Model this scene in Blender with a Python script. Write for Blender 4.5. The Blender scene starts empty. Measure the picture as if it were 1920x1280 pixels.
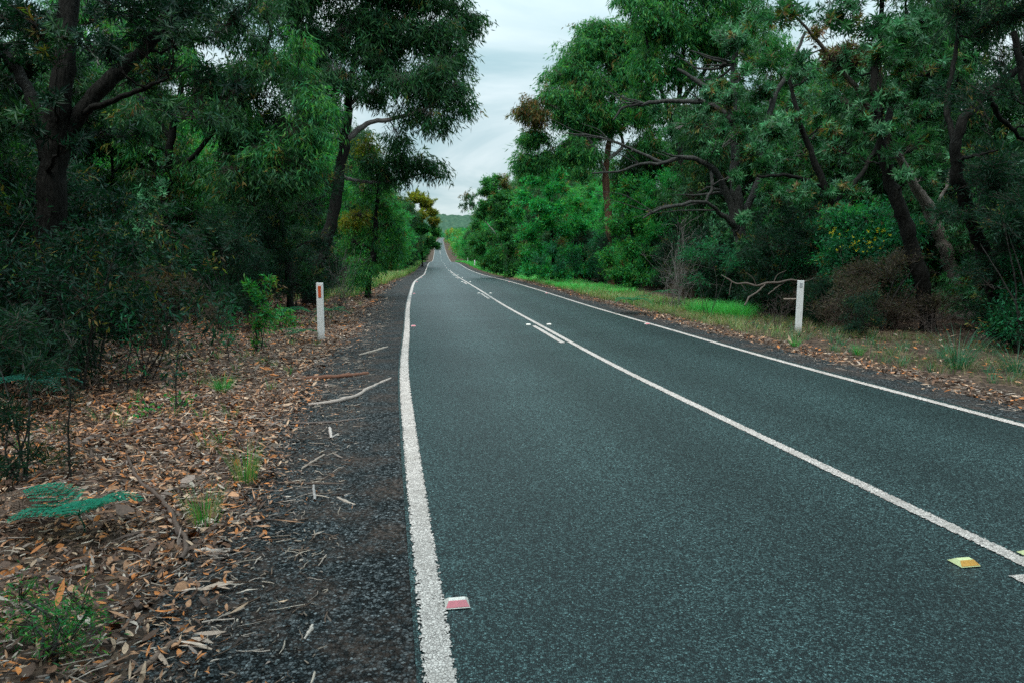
import bpy, math, random
import numpy as np
from math import radians

# ------------------------------------------------------------------ camera, sky, sun, exposure
sc = bpy.context.scene
H = 1.45
FPX = 1360.0
cam = bpy.data.cameras.new("camera")
cam.sensor_fit = 'HORIZONTAL'; cam.sensor_width = 36.0
cam.lens = 36.0 * FPX / 1920.0
cam.clip_start = 0.05; cam.clip_end = 8000
cam_o = bpy.data.objects.new("camera", cam)
sc.collection.objects.link(cam_o)
PITCH = math.atan(155 / FPX)
cam_o.location = (0, 0, H)
cam_o.rotation_euler = (radians(90) - PITCH, 0, 0)
sc.camera = cam_o

SUN_EL, SUN_AZ = radians(62), radians(215)      # azimuth clockwise from +Y: behind and to the left
world = bpy.data.worlds.new("World"); sc.world = world; world.use_nodes = True
nt = world.node_tree; nt.nodes.clear()
def wn(t, **k):
    n = nt.nodes.new(t)
    for a, b in k.items(): setattr(n, a, b)
    return n
def wl(a, b): nt.links.new(a, b)
out = wn('ShaderNodeOutputWorld')
sky = wn('ShaderNodeTexSky', sky_type='NISHITA', sun_disc=False, sun_elevation=SUN_EL, sun_rotation=SUN_AZ)
bg1 = wn('ShaderNodeBackground'); bg1.inputs['Strength'].default_value = 0.10
wl(sky.outputs[0], bg1.inputs['Color'])
tc = wn('ShaderNodeTexCoord')
sep = wn('ShaderNodeSeparateXYZ'); wl(tc.outputs['Generated'], sep.inputs[0])
zc = wn('ShaderNodeMath', operation='MAXIMUM'); wl(sep.outputs['Z'], zc.inputs[0]); zc.inputs[1].default_value = 0.0
za = wn('ShaderNodeMath', operation='ADD'); wl(zc.outputs[0], za.inputs[0]); za.inputs[1].default_value = 0.22
dx = wn('ShaderNodeMath', operation='DIVIDE'); wl(sep.outputs['X'], dx.inputs[0]); wl(za.outputs[0], dx.inputs[1])
dy = wn('ShaderNodeMath', operation='DIVIDE'); wl(sep.outputs['Y'], dy.inputs[0]); wl(za.outputs[0], dy.inputs[1])
cmb = wn('ShaderNodeCombineXYZ'); wl(dx.outputs[0], cmb.inputs[0]); wl(dy.outputs[0], cmb.inputs[1])
nz = wn('ShaderNodeTexNoise'); nz.inputs['Scale'].default_value = 1.15; nz.inputs['Detail'].default_value = 7
nz.inputs['Roughness'].default_value = 0.55; nz.inputs['Distortion'].default_value = 0.6
wl(cmb.outputs[0], nz.inputs['Vector'])
rmp = wn('ShaderNodeValToRGB'); wl(nz.outputs['Fac'], rmp.inputs[0])
rmp.color_ramp.elements[0].position = 0.40; rmp.color_ramp.elements[0].color = (0.56, 0.82, 0.88, 1)
rmp.color_ramp.elements[1].position = 0.60; rmp.color_ramp.elements[1].color = (1.08, 1.25, 1.28, 1)
z2 = wn('ShaderNodeMath', operation='MULTIPLY'); wl(zc.outputs[0], z2.inputs[0]); wl(zc.outputs[0], z2.inputs[1])
gr = wn('ShaderNodeMath', operation='MULTIPLY_ADD'); wl(z2.outputs[0], gr.inputs[0])
gr.inputs[1].default_value = 2.4; gr.inputs[2].default_value = 0.50      # overcast sky: brighter towards the zenith
cl = wn('ShaderNodeVectorMath', operation='SCALE'); wl(rmp.outputs[0], cl.inputs[0]); wl(gr.outputs[0], cl.inputs['Scale'])
bg2 = wn('ShaderNodeBackground'); wl(cl.outputs[0], bg2.inputs['Color']); bg2.inputs['Strength'].default_value = 1.0
mx = wn('ShaderNodeMixShader'); mx.inputs[0].default_value = 0.86
wl(bg1.outputs[0], mx.inputs[1]); wl(bg2.outputs[0], mx.inputs[2]); wl(mx.outputs[0], out.inputs[0])

sun = bpy.data.lights.new("sun", 'SUN'); sun.energy = 1.5; sun.angle = radians(25); sun.color = (1.0, 0.95, 0.88)
sun_o = bpy.data.objects.new("sun", sun); sc.collection.objects.link(sun_o)
sun_o.rotation_euler = (math.pi / 2 - SUN_EL, 0, -SUN_AZ + math.pi)
sun_o.location = (-20, -20, 60)

sc.view_settings.view_transform = 'Standard'; sc.view_settings.look = 'None'
sc.view_settings.gamma = 1.0; sc.view_settings.use_curve_mapping = False
sc.view_settings.exposure = 0.48
sc.cycles.max_bounces = 6; sc.cycles.diffuse_bounces = 3; sc.cycles.glossy_bounces = 2
sc.cycles.transmission_bounces = 3; sc.cycles.transparent_max_bounces = 8
sc.cycles.use_denoising = False
sc.cycles.caustics_reflective = False; sc.cycles.caustics_refractive = False

rng = np.random.default_rng(7)

# ------------------------------------------------------------------ road line and terrain
_k = np.array([(-90, 16.6, 0), (-40, 9.1, 0), (-10, 4.4, 0), (2.35, 2.42, 0), (6, 1.80, 0), (9.13, 1.29, 0), (15.2, .45, .02), (20.2, -.25, .05),
    (30, -1.50, .13), (40.2, -2.73, .16), (52.6, -4.01, .07), (65.7, -5.32, -.02), (91.8, -8.15, .08), (124, -11.58, .52),
    (150, -14.3, .66), (175, -16.88, .60), (200, -19.4, .58), (228, -22.07, .9), (265, -25.83, 1.85), (306, -30.0, 3.29), (385, -38.1, 6.93),
    (511, -50.4, 12.2), (716, -70, 19.7), (800, -77, 23), (860, -80.5, 25.6), (930, -82, 27.2), (1000, -82, 26), (1200, -82, 20), (4000, -82, 10)], float)
def _pchip(x, y):
    h = np.diff(x); d = np.diff(y) / h
    m = np.zeros_like(y); m[0] = d[0]; m[-1] = d[-1]
    for i in range(1, len(x) - 1):
        m[i] = (d[i - 1] * h[i] + d[i] * h[i - 1]) / (h[i] + h[i - 1])
    def f(q, deriv=False):
        q = np.asarray(q, float)
        i = np.clip(np.searchsorted(x, q) - 1, 0, len(x) - 2)
        t = (q - x[i]) / h[i]
        if deriv:
            return ((6*t*t - 6*t) * y[i] + (3*t*t - 4*t + 1) * h[i] * m[i] + (-6*t*t + 6*t) * y[i+1] + (3*t*t - 2*t) * h[i] * m[i+1]) / h[i]
        return (2*t**3 - 3*t*t + 1) * y[i] + (t**3 - 2*t*t + t) * h[i] * m[i] + (-2*t**3 + 3*t*t) * y[i+1] + (t**3 - t*t) * h[i] * m[i+1]
    return f
fX = _pchip(_k[:, 0], _k[:, 1]); fZ = _pchip(_k[:, 0], _k[:, 2])
def normal2(s):
    d = fX(s, True); n = np.sqrt(1 + d * d)
    return 1 / n, -d / n
def wob(x, y, f=1.0):
    return (np.sin(x*1.7*f + 1.3*np.sin(y*1.1*f)) + np.sin(y*2.3*f + 1.7*np.sin(x*.9*f + 2)) + .5*np.sin(x*5.1*f + y*3.7*f) + .5*np.sin(y*6.3*f - x*4.1*f)) / 3
def side_z(s, t, x, y):
    a = np.abs(t)
    w = np.clip((a - 3.0) / 1.2, 0, 1)
    z = -0.03 * np.clip((3.2 - a) / .3, 0, 1)
    z = z + w * 0.025 * wob(x, y, 1.6) + 0.03 * np.clip(a - 5.5, 0, 60) * np.clip((a - 5.5) / 3, 0, 1)
    return z
def rc(s, t, dz=0.0):
    s = np.asarray(s, float); t = np.asarray(t, float)
    nx, ny = normal2(s)
    return np.stack(np.broadcast_arrays(fX(s) + t * nx, s + t * ny, fZ(s) + dz), -1)
def st(x, y):
    x = np.asarray(x, float); y = np.asarray(y, float); s = y + 0.0
    for _ in range(4):
        nx, ny = normal2(s)
        t = (x - fX(s)) * nx + (y - s) * ny
        s = y - t * ny
    return s, t
def gz(x, y):
    s, t = st(x, y)
    return fZ(s) + side_z(s, t, np.asarray(x, float), np.asarray(y, float))
cp, sp = math.cos(PITCH), math.sin(PITCH)
def ray(px, py):
    a = (px - 960) / FPX; b = -(py - 640) / FPX
    return np.array([a, cp + b * sp, -sp + b * cp])
def P3(px, py, Y):
    r = ray(px, py); return r * (Y / r[1]) + np.array([0, 0, H])
def G3(px, py):
    r = ray(px, py); z = 0.0
    for _ in range(6):
        q = r * ((z - H) / r[2]) + np.array([0, 0, H]); z = float(gz(q[0], q[1]))
    return np.array([q[0], q[1], z])

# ------------------------------------------------------------------ mesh helpers
def norm(v): return v / np.maximum(np.linalg.norm(v, axis=-1, keepdims=True), 1e-9)
class MB:
    def __init__(s): s.V = []; s.F = []; s.M = []; s.C = []; s.n = 0; s.S = []
    def add(s, v, f, mat=0, col=None, smooth=False):
        v = np.asarray(v, np.float32).reshape(-1, 3); f = np.asarray(f, np.int64).reshape(-1, 4)
        if len(v) == 0: return
        if col is None: col = np.full((len(v), 3), .5, np.float32)
        col = np.broadcast_to(np.asarray(col, np.float32), (len(v), 3))
        s.V.append(v); s.F.append(f + s.n); s.M.append(np.full(len(f), mat, np.int32)); s.C.append(col)
        s.S.append(np.full(len(f), smooth, bool)); s.n += len(v)
    def mesh(s, name, mats, origin=(0, 0, 0)):
        me = bpy.data.meshes.new(name)
        V = np.concatenate(s.V) - np.asarray(origin, np.float32); F = np.concatenate(s.F); M = np.concatenate(s.M); C = np.concatenate(s.C)
        me.vertices.add(len(V)); me.vertices.foreach_set('co', V.astype(np.float32).ravel())
        me.loops.add(F.size); me.loops.foreach_set('vertex_index', F.astype(np.int32).ravel())
        me.polygons.add(len(F)); me.polygons.foreach_set('loop_start', (np.arange(len(F)) * 4).astype(np.int32))
        me.polygons.foreach_set('material_index', M)
        me.polygons.foreach_set('use_smooth', np.concatenate(s.S))
        a = me.attributes.new('col', 'FLOAT_COLOR', 'POINT')
        a.data.foreach_set('color', np.concatenate([C, np.ones((len(C), 1), np.float32)], 1).astype(np.float32).ravel())
        for m in mats: me.materials.append(m)
        me.update(calc_edges=True)
        return me
def tag(o, label=None, cat=None, group=None, kind=None):
    if label: o['label'] = label
    if cat: o['category'] = cat
    if group: o['group'] = group
    if kind: o['kind'] = kind
    return o
def link(name, me, parent=None, loc=(0, 0, 0)):
    o = bpy.data.objects.new(name, me); sc.collection.objects.link(o); o.location = loc
    if parent: o.parent = parent
    return o
def empty(name, loc, label, cat, group=None):
    o = bpy.data.objects.new(name, None); sc.collection.objects.link(o); o.location = loc
    o.empty_display_size = .3
    return tag(o, label, cat, group)
def copy_tree(root, loc, rz, sca, label=None, group=None):
    r = root.copy(); sc.collection.objects.link(r); r.location = loc; r.rotation_euler = (0, 0, rz); r.scale = sca
    if label: r['label'] = label
    if group: r['group'] = group
    for ch in root.children:
        c = ch.copy(); sc.collection.objects.link(c); c.parent = r
    return r

def tubes(mb, curves, radii, ns=4, mat=0, col=None):
    """batch of tubes: curves (N,M,3), radii (N,M)"""
    c = np.asarray(curves, float); r = np.asarray(radii, float)
    if c.ndim == 2: c = c[None]; r = r[None]
    N, M, _ = c.shape
    t = norm(np.gradient(c, axis=1))
    m = norm(c[:, -1] - c[:, 0])
    ref = np.where(np.abs(m[:, 2:3]) > .8, np.array([[1., .2, 0]]), np.array([[0, .1, 1.]]))[:, None, :]
    u = norm(np.cross(t, ref)); w = np.cross(t, u)
    a = np.arange(ns) * 2 * np.pi / ns
    v = c[:, :, None, :] + r[:, :, None, None] * (np.cos(a)[None, None, :, None] * u[:, :, None, :] + np.sin(a)[None, None, :, None] * w[:, :, None, :])
    idx = np.arange(N * M * ns).reshape(N, M, ns)
    A = idx[:, :-1, :]; B = np.roll(A, -1, 2); D = idx[:, 1:, :]; E = np.roll(D, -1, 2)
    f = np.stack([A, B, E, D], -1).reshape(-1, 4)
    if col is not None and np.ndim(col) == 2: col = np.repeat(np.asarray(col), M * ns, 0)
    mb.add(v.reshape(-1, 3), f, mat, col, smooth=True)
def resample(pts, n):
    pts = np.asarray(pts, float); d = np.r_[0, np.cumsum(np.linalg.norm(np.diff(pts[:, :3], axis=0), axis=1))]
    # smooth: Catmull-Rom through the points
    q = np.linspace(0, d[-1], n); outp = []
    for k in range(pts.shape[1]):
        if len(pts) > 2: outp.append(_pchip(d, pts[:, k])(q))
        else: outp.append(np.interp(q, d, pts[:, k]))
    return np.stack(outp, 1)
def leaves(mb, pos, d, up, L, W, col, mat=0, seg=1, bend=0.0):
    pos = np.asarray(pos, float); N = len(pos)
    if N == 0: return
    L = np.broadcast_to(L, (N,))[:, None]; W = np.broadcast_to(W, (N,))[:, None]
    d = norm(d); side = norm(np.cross(d, up)); nr = np.cross(side, d)
    col = np.broadcast_to(col, (N, 3))
    if seg == 1:
        mid = pos + d * L * .42
        v = np.stack([pos, mid + side * W * .5, pos + d * L - nr * L * bend, mid - side * W * .5], 1)
        f = np.arange(N * 4).reshape(N, 4)
        mb.add(v.reshape(-1, 3), f, mat, np.repeat(col, 4, 0)); return
    ss = np.linspace(0, 1, seg + 1)
    ww = np.clip(np.sin(np.pi * (ss * .88 + .07)), .04, 1); ww[-1] = .03
    vs = []
    bend = np.broadcast_to(bend, (N,))[:, None]
    for s_, w_ in zip(ss, ww):
        c = pos + d * L * s_ * (1 - .25 * np.abs(bend) * s_) - nr * L * bend * s_ * s_
        vs += [c + side * W * .5 * w_, c - side * W * .5 * w_]
    v = np.stack(vs, 1); b = np.arange(N)[:, None] * (2 * seg + 2)
    f = np.concatenate([b + np.array([[2*i, 2*i+1, 2*i+3, 2*i+2]]) for i in range(seg)], 0)
    mb.add(v.reshape(-1, 3), f, mat, np.repeat(col, 2 * seg + 2, 0))
def box(mb, lo, hi, mat=0, M=None):
    x0, y0, z0 = lo; x1, y1, z1 = hi
    v = np.array([(x0,y0,z0),(x1,y0,z0),(x1,y1,z0),(x0,y1,z0),(x0,y0,z1),(x1,y0,z1),(x1,y1,z1),(x0,y1,z1)], float)
    if M is not None: v = M(v)
    mb.add(v, [(0,3,2,1),(4,5,6,7),(0,1,5,4),(1,2,6,5),(2,3,7,6),(3,0,4,7)], mat)

# ------------------------------------------------------------------ materials
def new_mat(name):
    m = bpy.data.materials.new(name); m.use_nodes = True
    n = m.node_tree; n.nodes.clear()
    o = n.nodes.new('ShaderNodeOutputMaterial')
    return m, n, o
class NB:
    def __init__(s, nt): s.t = nt
    def __call__(s, typ, ins=None, **k):
        n = s.t.nodes.new(typ)
        for a, b in k.items(): setattr(n, a, b)
        for a, b in (ins or {}).items():
            if isinstance(b, bpy.types.NodeSocket): s.t.links.new(b, n.inputs[a])
            else: n.inputs[a].default_value = b
        return n
    def ramp(s, fac, stops):
        n = s.t.nodes.new('ShaderNodeValToRGB'); s.t.links.new(fac, n.inputs[0])
        e = n.color_ramp.elements
        while len(e) < len(stops): e.new(.5)
        for i, (p, c) in enumerate(stops): e[i].position = p; e[i].color = (*c, 1) if len(c) == 3 else c
        return n.outputs[0]
    def mix(s, f, a, b, blend='MIX'):
        n = s.t.nodes.new('ShaderNodeMix'); n.data_type = 'RGBA'; n.blend_type = blend
        for i, x in ((0, f), (6, a), (7, b)):
            if isinstance(x, bpy.types.NodeSocket): s.t.links.new(x, n.inputs[i])
            else: n.inputs[i].default_value = x if i == 0 else (*x, 1)
        return n.outputs[2]
    def math(s, op, a, b=0.0):
        n = s.t.nodes.new('ShaderNodeMath'); n.operation = op
        for i, x in ((0, a), (1, b)):
            if isinstance(x, bpy.types.NodeSocket): s.t.links.new(x, n.inputs[i])
            else: n.inputs[i].default_value = x
        return n.outputs[0]
    def noise(s, vec, scale, detail=4, rough=.55):
        n = s.t.nodes.new('ShaderNodeTexNoise'); s.t.links.new(vec, n.inputs['Vector'])
        n.inputs['Scale'].default_value = scale; n.inputs['Detail'].default_value = detail; n.inputs['Roughness'].default_value = rough
        return n.outputs['Fac']
def leaf_mat(name, trans=.34, rough=.48, spec=.18):
    m, n, o = new_mat(name); b = NB(n)
    a = b('ShaderNodeAttribute', attribute_name='col')
    p = b('ShaderNodeBsdfPrincipled', {'Base Color': a.outputs['Color'], 'Roughness': rough, 'Specular IOR Level': spec})
    tcol = b.mix(1.0, a.outputs['Color'], (1.5, 1.6, .8), 'MULTIPLY')
    t = b('ShaderNodeBsdfTranslucent', {'Color': tcol})
    mxs = b('ShaderNodeMixShader', {0: trans, 1: p.outputs[0], 2: t.outputs[0]})
    n.links.new(mxs.outputs[0], o.inputs[0]); return m
def attr_mat(name, rough=.8, spec=.2):
    m, n, o = new_mat(name); b = NB(n)
    a = b('ShaderNodeAttribute', attribute_name='col')
    g = b('ShaderNodeNewGeometry')
    nn = b.noise(g.outputs['Position'], 60, 3)
    c = b.mix(1.0, a.outputs['Color'], b.ramp(nn, [(.3, (.72, .72, .72)), (.7, (1.2, 1.2, 1.2))]), 'MULTIPLY')
    p = b('ShaderNodeBsdfPrincipled', {'Base Color': c, 'Roughness': rough, 'Specular IOR Level': spec})
    n.links.new(p.outputs[0], o.inputs[0]); return m
def bark_mat(name, c0, c1, c2, scale=6.0, bump=.6):
    m, n, o = new_mat(name); b = NB(n)
    tc = b('ShaderNodeTexCoord')
    mp = b('ShaderNodeMapping', {'Vector': tc.outputs['Object'], 'Scale': (1, 1, .22)})
    n1 = b.noise(mp.outputs[0], scale * 3, 6, .65); n2 = b.noise(tc.outputs['Object'], scale * .35, 4)
    vo = b('ShaderNodeTexVoronoi', {'Vector': mp.outputs[0], 'Scale': scale * 4})
    c = b.ramp(n1, [(.3, c0), (.55, c1), (.75, c2)])
    c = b.mix(b.math('MULTIPLY', n2, .6), c, b.mix(.5, c0, c2))
    h = b.math('ADD', n1, b.math('MULTIPLY', vo.outputs['Distance'], .6))
    bp = b('ShaderNodeBump', {'Height': h, 'Strength': bump, 'Distance': .03})
    p = b('ShaderNodeBsdfPrincipled', {'Base Color': c, 'Roughness': .9, 'Specular IOR Level': .15, 'Normal': bp.outputs[0]})
    n.links.new(p.outputs[0], o.inputs[0]); return m
M_GUM = leaf_mat('gum_leaf'); M_BANK = leaf_mat('banksia_leaf', .24, .42, .24); M_SOFT = leaf_mat('soft_leaf', .34, .5, .18)
M_GRASS = leaf_mat('grass_blade', .3, .5, .25)
M_TWIG = attr_mat('twig_bark', .85, .15); M_LITTER = attr_mat('dry_leaf', .65, .25)
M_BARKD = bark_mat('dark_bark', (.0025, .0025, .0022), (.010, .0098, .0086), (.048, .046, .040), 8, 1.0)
M_BARKG = bark_mat('grey_bark', (.10, .085, .08), (.22, .19, .18), (.36, .32, .31), 4, .35)
M_BARKR = bark_mat('rusty_bark', (.05, .025, .017), (.14, .065, .042), (.26, .15, .11), 7, .6)
M_BARKB = bark_mat('banksia_bark', (.008, .008, .0073), (.036, .035, .032), (.15, .145, .135), 9, 1.0)

M_BARKP = bark_mat('pale_rough_bark', (.07, .056, .048), (.19, .155, .135), (.33, .28, .25), 12, .9)
def asphalt_color(b, pos, chip, dark, mid, light):
    v = b('ShaderNodeTexVoronoi', {'Vector': pos, 'Scale': chip}); v2 = b('ShaderNodeTexVoronoi', {'Vector': pos, 'Scale': chip}, feature='DISTANCE_TO_EDGE')
    sepc = b('ShaderNodeSeparateColor', {'Color': v.outputs['Color']})
    c = b.ramp(sepc.outputs[0], [(0.0, dark), (.25, dark), (.55, mid), (.95, light), (1.0, tuple(min(1, 1.9 * x) for x in light))])
    edge = b.ramp(v2.outputs['Distance'], [(0.0, (.18, .18, .18)), (.22, (1, 1, 1))])
    c = b.mix(1.0, c, edge, 'MULTIPLY')
    asphalt_color.edge = edge
    h = b.math('ADD', b.math('MINIMUM', v2.outputs['Distance'], .35), b.math('MULTIPLY', sepc.outputs[1], .35))
    return c, h, sepc
def mat_asphalt():
    m, n, o = new_mat('asphalt'); b = NB(n)
    tc = b('ShaderNodeTexCoord'); pos = tc.outputs['Object']
    c, h, sc_ = asphalt_color(b, pos, 128, (.0025, .005, .0055), (.015, .032, .0325), (.070, .122, .122))
    big = b.noise(pos, .55, 4, .6); fine = b.noise(pos, 9, 4, .6)
    uv = b('ShaderNodeUVMap', uv_map='UVMap'); su = b('ShaderNodeSeparateXYZ', {0: uv.outputs[0]})
    # wheel paths polished by traffic: smooth bands along each lane
    wv = b.math('COSINE', b.math('MULTIPLY', b.math('ADD', su.outputs[0], 1.32), 2 * math.pi / 1.45))
    lane = b.math('MULTIPLY_ADD', wv, .16); n.nodes[-1].inputs[2].default_value = 1.0
    k = b.math('MULTIPLY', lane, b.math('MULTIPLY_ADD', big, .55)); 
    k2 = b.math('MULTIPLY', lane, b.math('ADD', b.math('MULTIPLY', big, .9), b.math('ADD', b.math('MULTIPLY', fine, .22), .445)))
    cc = b('ShaderNodeVectorMath', {0: c}, operation='SCALE'); n.links.new(k2, cc.inputs['Scale'])
    bp = b('ShaderNodeBump', {'Height': h, 'Strength': .33, 'Distance': .005})
    p = b('ShaderNodeBsdfPrincipled', {'Base Color': cc.outputs[0], 'Roughness': .46, 'Specular IOR Level': b.math('MULTIPLY', asphalt_color.edge, .36), 'Specular Tint': (.72, .97, 1.0, 1), 'Normal': bp.outputs[0]})
    n.links.new(p.outputs[0], o.inputs[0]); return m
def mat_line():
    m, n, o = new_mat('road_paint'); b = NB(n)
    tc = b('ShaderNodeTexCoord'); pos = tc.outputs['Object']
    v2 = b('ShaderNodeTexVoronoi', {'Vector': pos, 'Scale': 75}, feature='DISTANCE_TO_EDGE')
    v = b('ShaderNodeTexVoronoi', {'Vector': pos, 'Scale': 75}); s_ = b('ShaderNodeSeparateColor', {'Color': v.outputs['Color']})
    nn = b.noise(pos, 22, 5, .65)
    uv = b('ShaderNodeUVMap', uv_map='UVMap'); su = b('ShaderNodeSeparateXYZ', {0: uv.outputs[0]})
    ed = b.math('ABSOLUTE', su.outputs[0])          # 0 at the middle of the stripe, 1 at its edge
    wear = b.math('ADD', b.math('MULTIPLY', b.math('POWER', ed, 4.0), .62), b.math('MULTIPLY', nn, .66))
    gap = b.math('GREATER_THAN', b.math('ADD', wear, b.math('MULTIPLY', s_.outputs[2], .40)), .84)
    c = b.mix(1.0, b.ramp(s_.outputs[0], [(0, (.38, .32, .295)), (1, (.72, .62, .575))]), b.ramp(v2.outputs['Distance'], [(0.0, (.16, .14, .13)), (.13, (1, 1, 1))]), 'MULTIPLY')
    c = b.mix(b.ramp(b.noise(pos, 3.0, 4), [(.50, (0, 0, 0)), (.72, (.65, .65, .65))]), c, (.26, .215, .19))
    h = b.math('MINIMUM', v2.outputs['Distance'], .3)
    bp = b('ShaderNodeBump', {'Height': h, 'Strength': .6, 'Distance': .006})
    p = b('ShaderNodeBsdfPrincipled', {'Base Color': c, 'Roughness': .6, 'Normal': bp.outputs[0]})
    t = b('ShaderNodeBsdfTransparent')
    mx_ = b('ShaderNodeMixShader', {0: gap, 1: p.outputs[0], 2: t.outputs[0]})
    n.links.new(mx_.outputs[0], o.inputs[0]); return m
def mat_gravel():
    m, n, o = new_mat('shoulder_gravel'); b = NB(n)
    tc = b('ShaderNodeTexCoord'); pos = tc.outputs['Object']
    c, h, s_ = asphalt_color(b, pos, 72, (.004, .0055, .006), (.026, .034, .038), (.115, .125, .13))
    dirt = b.ramp(b.noise(pos, 2.2, 6, .65), [(.44, (0, 0, 0)), (.66, (.7, .7, .7))])
    c = b.mix(dirt, c, b.ramp(b.noise(pos, 40, 5), [(.38, (.010, .007, .006)), (.62, (.105, .070, .056))]))
    bp = b('ShaderNodeBump', {'Height': h, 'Strength': .8, 'Distance': .012})
    p = b('ShaderNodeBsdfPrincipled', {'Base Color': c, 'Roughness': .75, 'Specular IOR Level': b.math('MULTIPLY', asphalt_color.edge, .18), 'Normal': bp.outputs[0]})
    n.links.new(p.outputs[0], o.inputs[0]); return m
def mat_ground():
    m, n, o = new_mat('leafy_soil'); b = NB(n)
    tc = b('ShaderNodeTexCoord'); pos = tc.outputs['Object']
    v = b('ShaderNodeTexVoronoi', {'Vector': pos, 'Scale': 26, 'Randomness': 1}); s_ = b('ShaderNodeSeparateColor', {'Color': v.outputs['Color']})
    c = b.ramp(s_.outputs[0], [(0, (.022, .015, .012)), (.5, (.065, .043, .033)), (.85, (.13, .085, .062)), (1, (.2, .13, .09))])
    c = b.mix(b.ramp(b.noise(pos, 1.2, 5), [(.4, (0, 0, 0)), (.7, (.8, .8, .8))]), c, (.030, .022, .018))
    bp = b('ShaderNodeBump', {'Height': v.outputs['Distance'], 'Strength': .7, 'Distance': .02})
    p = b('ShaderNodeBsdfPrincipled', {'Base Color': c, 'Roughness': .9, 'Specular IOR Level': .1, 'Normal': bp.outputs[0]})
    n.links.new(p.outputs[0], o.inputs[0]); return m
def mat_hill():
    m, n, o = new_mat('wooded_hill'); b = NB(n)
    tc = b('ShaderNodeTexCoord'); pos = tc.outputs['Object']
    c = b.ramp(b.noise(pos, .12, 6, .7), [(.3, (.030, .062, .046)), (.55, (.055, .105, .070)), (.72, (.10, .14, .085))])
    p = b('ShaderNodeBsdfPrincipled', {'Base Color': c, 'Roughness': 1, 'Specular IOR Level': 0})
    n.links.new(p.outputs[0], o.inputs[0]); return m
def flat_mat(name, c, rough=.5, spec=.4, var=.12, scale=14):
    m, n, o = new_mat(name); b = NB(n)
    tc = b('ShaderNodeTexCoord')
    nn = b.noise(tc.outputs['Object'], scale, 5, .65)
    cc = b.mix(b.ramp(nn, [(.45, (0, 0, 0)), (.75, (1, 1, 1))]), c, tuple(x * (1 - 3 * var) for x in c))
    p = b('ShaderNodeBsdfPrincipled', {'Base Color': cc, 'Roughness': rough, 'Specular IOR Level': spec})
    n.links.new(p.outputs[0], o.inputs[0]); return m
M_ASPH = mat_asphalt(); M_LINE = mat_line(); M_GRAV = mat_gravel(); M_GROUND = mat_ground(); M_HILL = mat_hill()
def mat_post():
    m, n, o = new_mat('post_white'); b = NB(n)
    tc = b('ShaderNodeTexCoord'); se = b('ShaderNodeSeparateXYZ', {0: tc.outputs['Object']})
    mp = b('ShaderNodeMapping', {'Vector': tc.outputs['Object'], 'Scale': (1, 1, .25)})
    n1 = b.noise(mp.outputs[0], 26, 5, .7); n2 = b.noise(tc.outputs['Object'], 45, 5, .7)
    c = b.mix(b.ramp(n1, [(.5, (0, 0, 0)), (.72, (.8, .8, .8))]), (.74, .75, .75), (.46, .46, .44))
    mud = b.math('ADD', b.math('MULTIPLY', se.outputs[2], -3.2), b.math('MULTIPLY', n2, 1.3))
    c = b.mix(b.ramp(mud, [(.12, (0, 0, 0)), (.55, (.85, .85, .85))]), c, (.16, .12, .09))
    p = b('ShaderNodeBsdfPrincipled', {'Base Color': c, 'Roughness': .55, 'Specular IOR Level': .35})
    n.links.new(p.outputs[0], o.inputs[0]); return m
M_POST = mat_post(); M_RED = flat_mat('red_reflector', (.62, .10, .03), .3, .5, .05)
M_POSTG = flat_mat('post_grey_plate', (.42, .45, .47), .4, .5, .1)
M_RPM_W = flat_mat('marker_white', (.72, .66, .60), .4, .5, .1, 30); M_RPM_R = flat_mat('marker_red', (.55, .09, .12), .25, .6, .1, 30)
M_RPM_Y = flat_mat('marker_pale_yellow', (.62, .66, .34), .4, .5, .1, 30); M_RPM_O = flat_mat('marker_amber', (.60, .30, .05), .25, .6, .1, 30)

# ------------------------------------------------------------------ ground, road, markings
def sheet(name, svals, tvals, zfun, mat, uvfun=None):
    S, T = np.meshgrid(svals, tvals, indexing='ij')
    if np.ndim(tvals) == 2: T = tvals; S = np.broadcast_to(np.asarray(svals)[:, None], T.shape)
    p = rc(S, T); p[..., 2] += zfun(S, T, p[..., 0], p[..., 1])
    a, b_ = S.shape; idx = np.arange(a * b_).reshape(a, b_)
    f = np.stack([idx[:-1, :-1], idx[:-1, 1:], idx[1:, 1:], idx[1:, :-1]], -1).reshape(-1, 4)
    mb = MB(); mb.add(p.reshape(-1, 3), f, 0, None, True)
    me = mb.mesh(name, [mat])
    if uvfun is not None:
        uv = me.uv_layers.new(name='UVMap'); U = uvfun(S, T).reshape(-1, 2)[f.ravel()]
        uv.data.foreach_set('uv', U.astype(np.float32).ravel())
    return tag(link(name, me), kind='structure')
s_near = np.r_[np.arange(-85, -5, 5), np.arange(-5, 30, .25), np.arange(30, 100, 1), np.arange(100, 320, 4), np.arange(320, 1000, 10), np.arange(1000, 4000, 150)]
t_side = np.r_[np.arange(3.4, 9, .25), np.arange(9, 20, 1), np.arange(20, 60, 5), np.arange(60, 400, 40), [600, 1000, 1800]]
tv = np.r_[-t_side[::-1], [-3.2, -2.9, 0, 2.9, 3.2], t_side]
sheet('ground', s_near, tv, side_z, M_GROUND)
s_road = np.r_[np.arange(-80, 0, 4), np.arange(0, 60, .5), np.arange(60, 330, 2), np.arange(330, 1000, 6)]
RW = 2.63
tr = np.linspace(-2.71, 2.76, 9)
sheet('road', s_road, tr, lambda S, T, x, y: 0.0 * S + .012, M_ASPH, lambda S, T: np.stack([T, S], -1))
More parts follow.
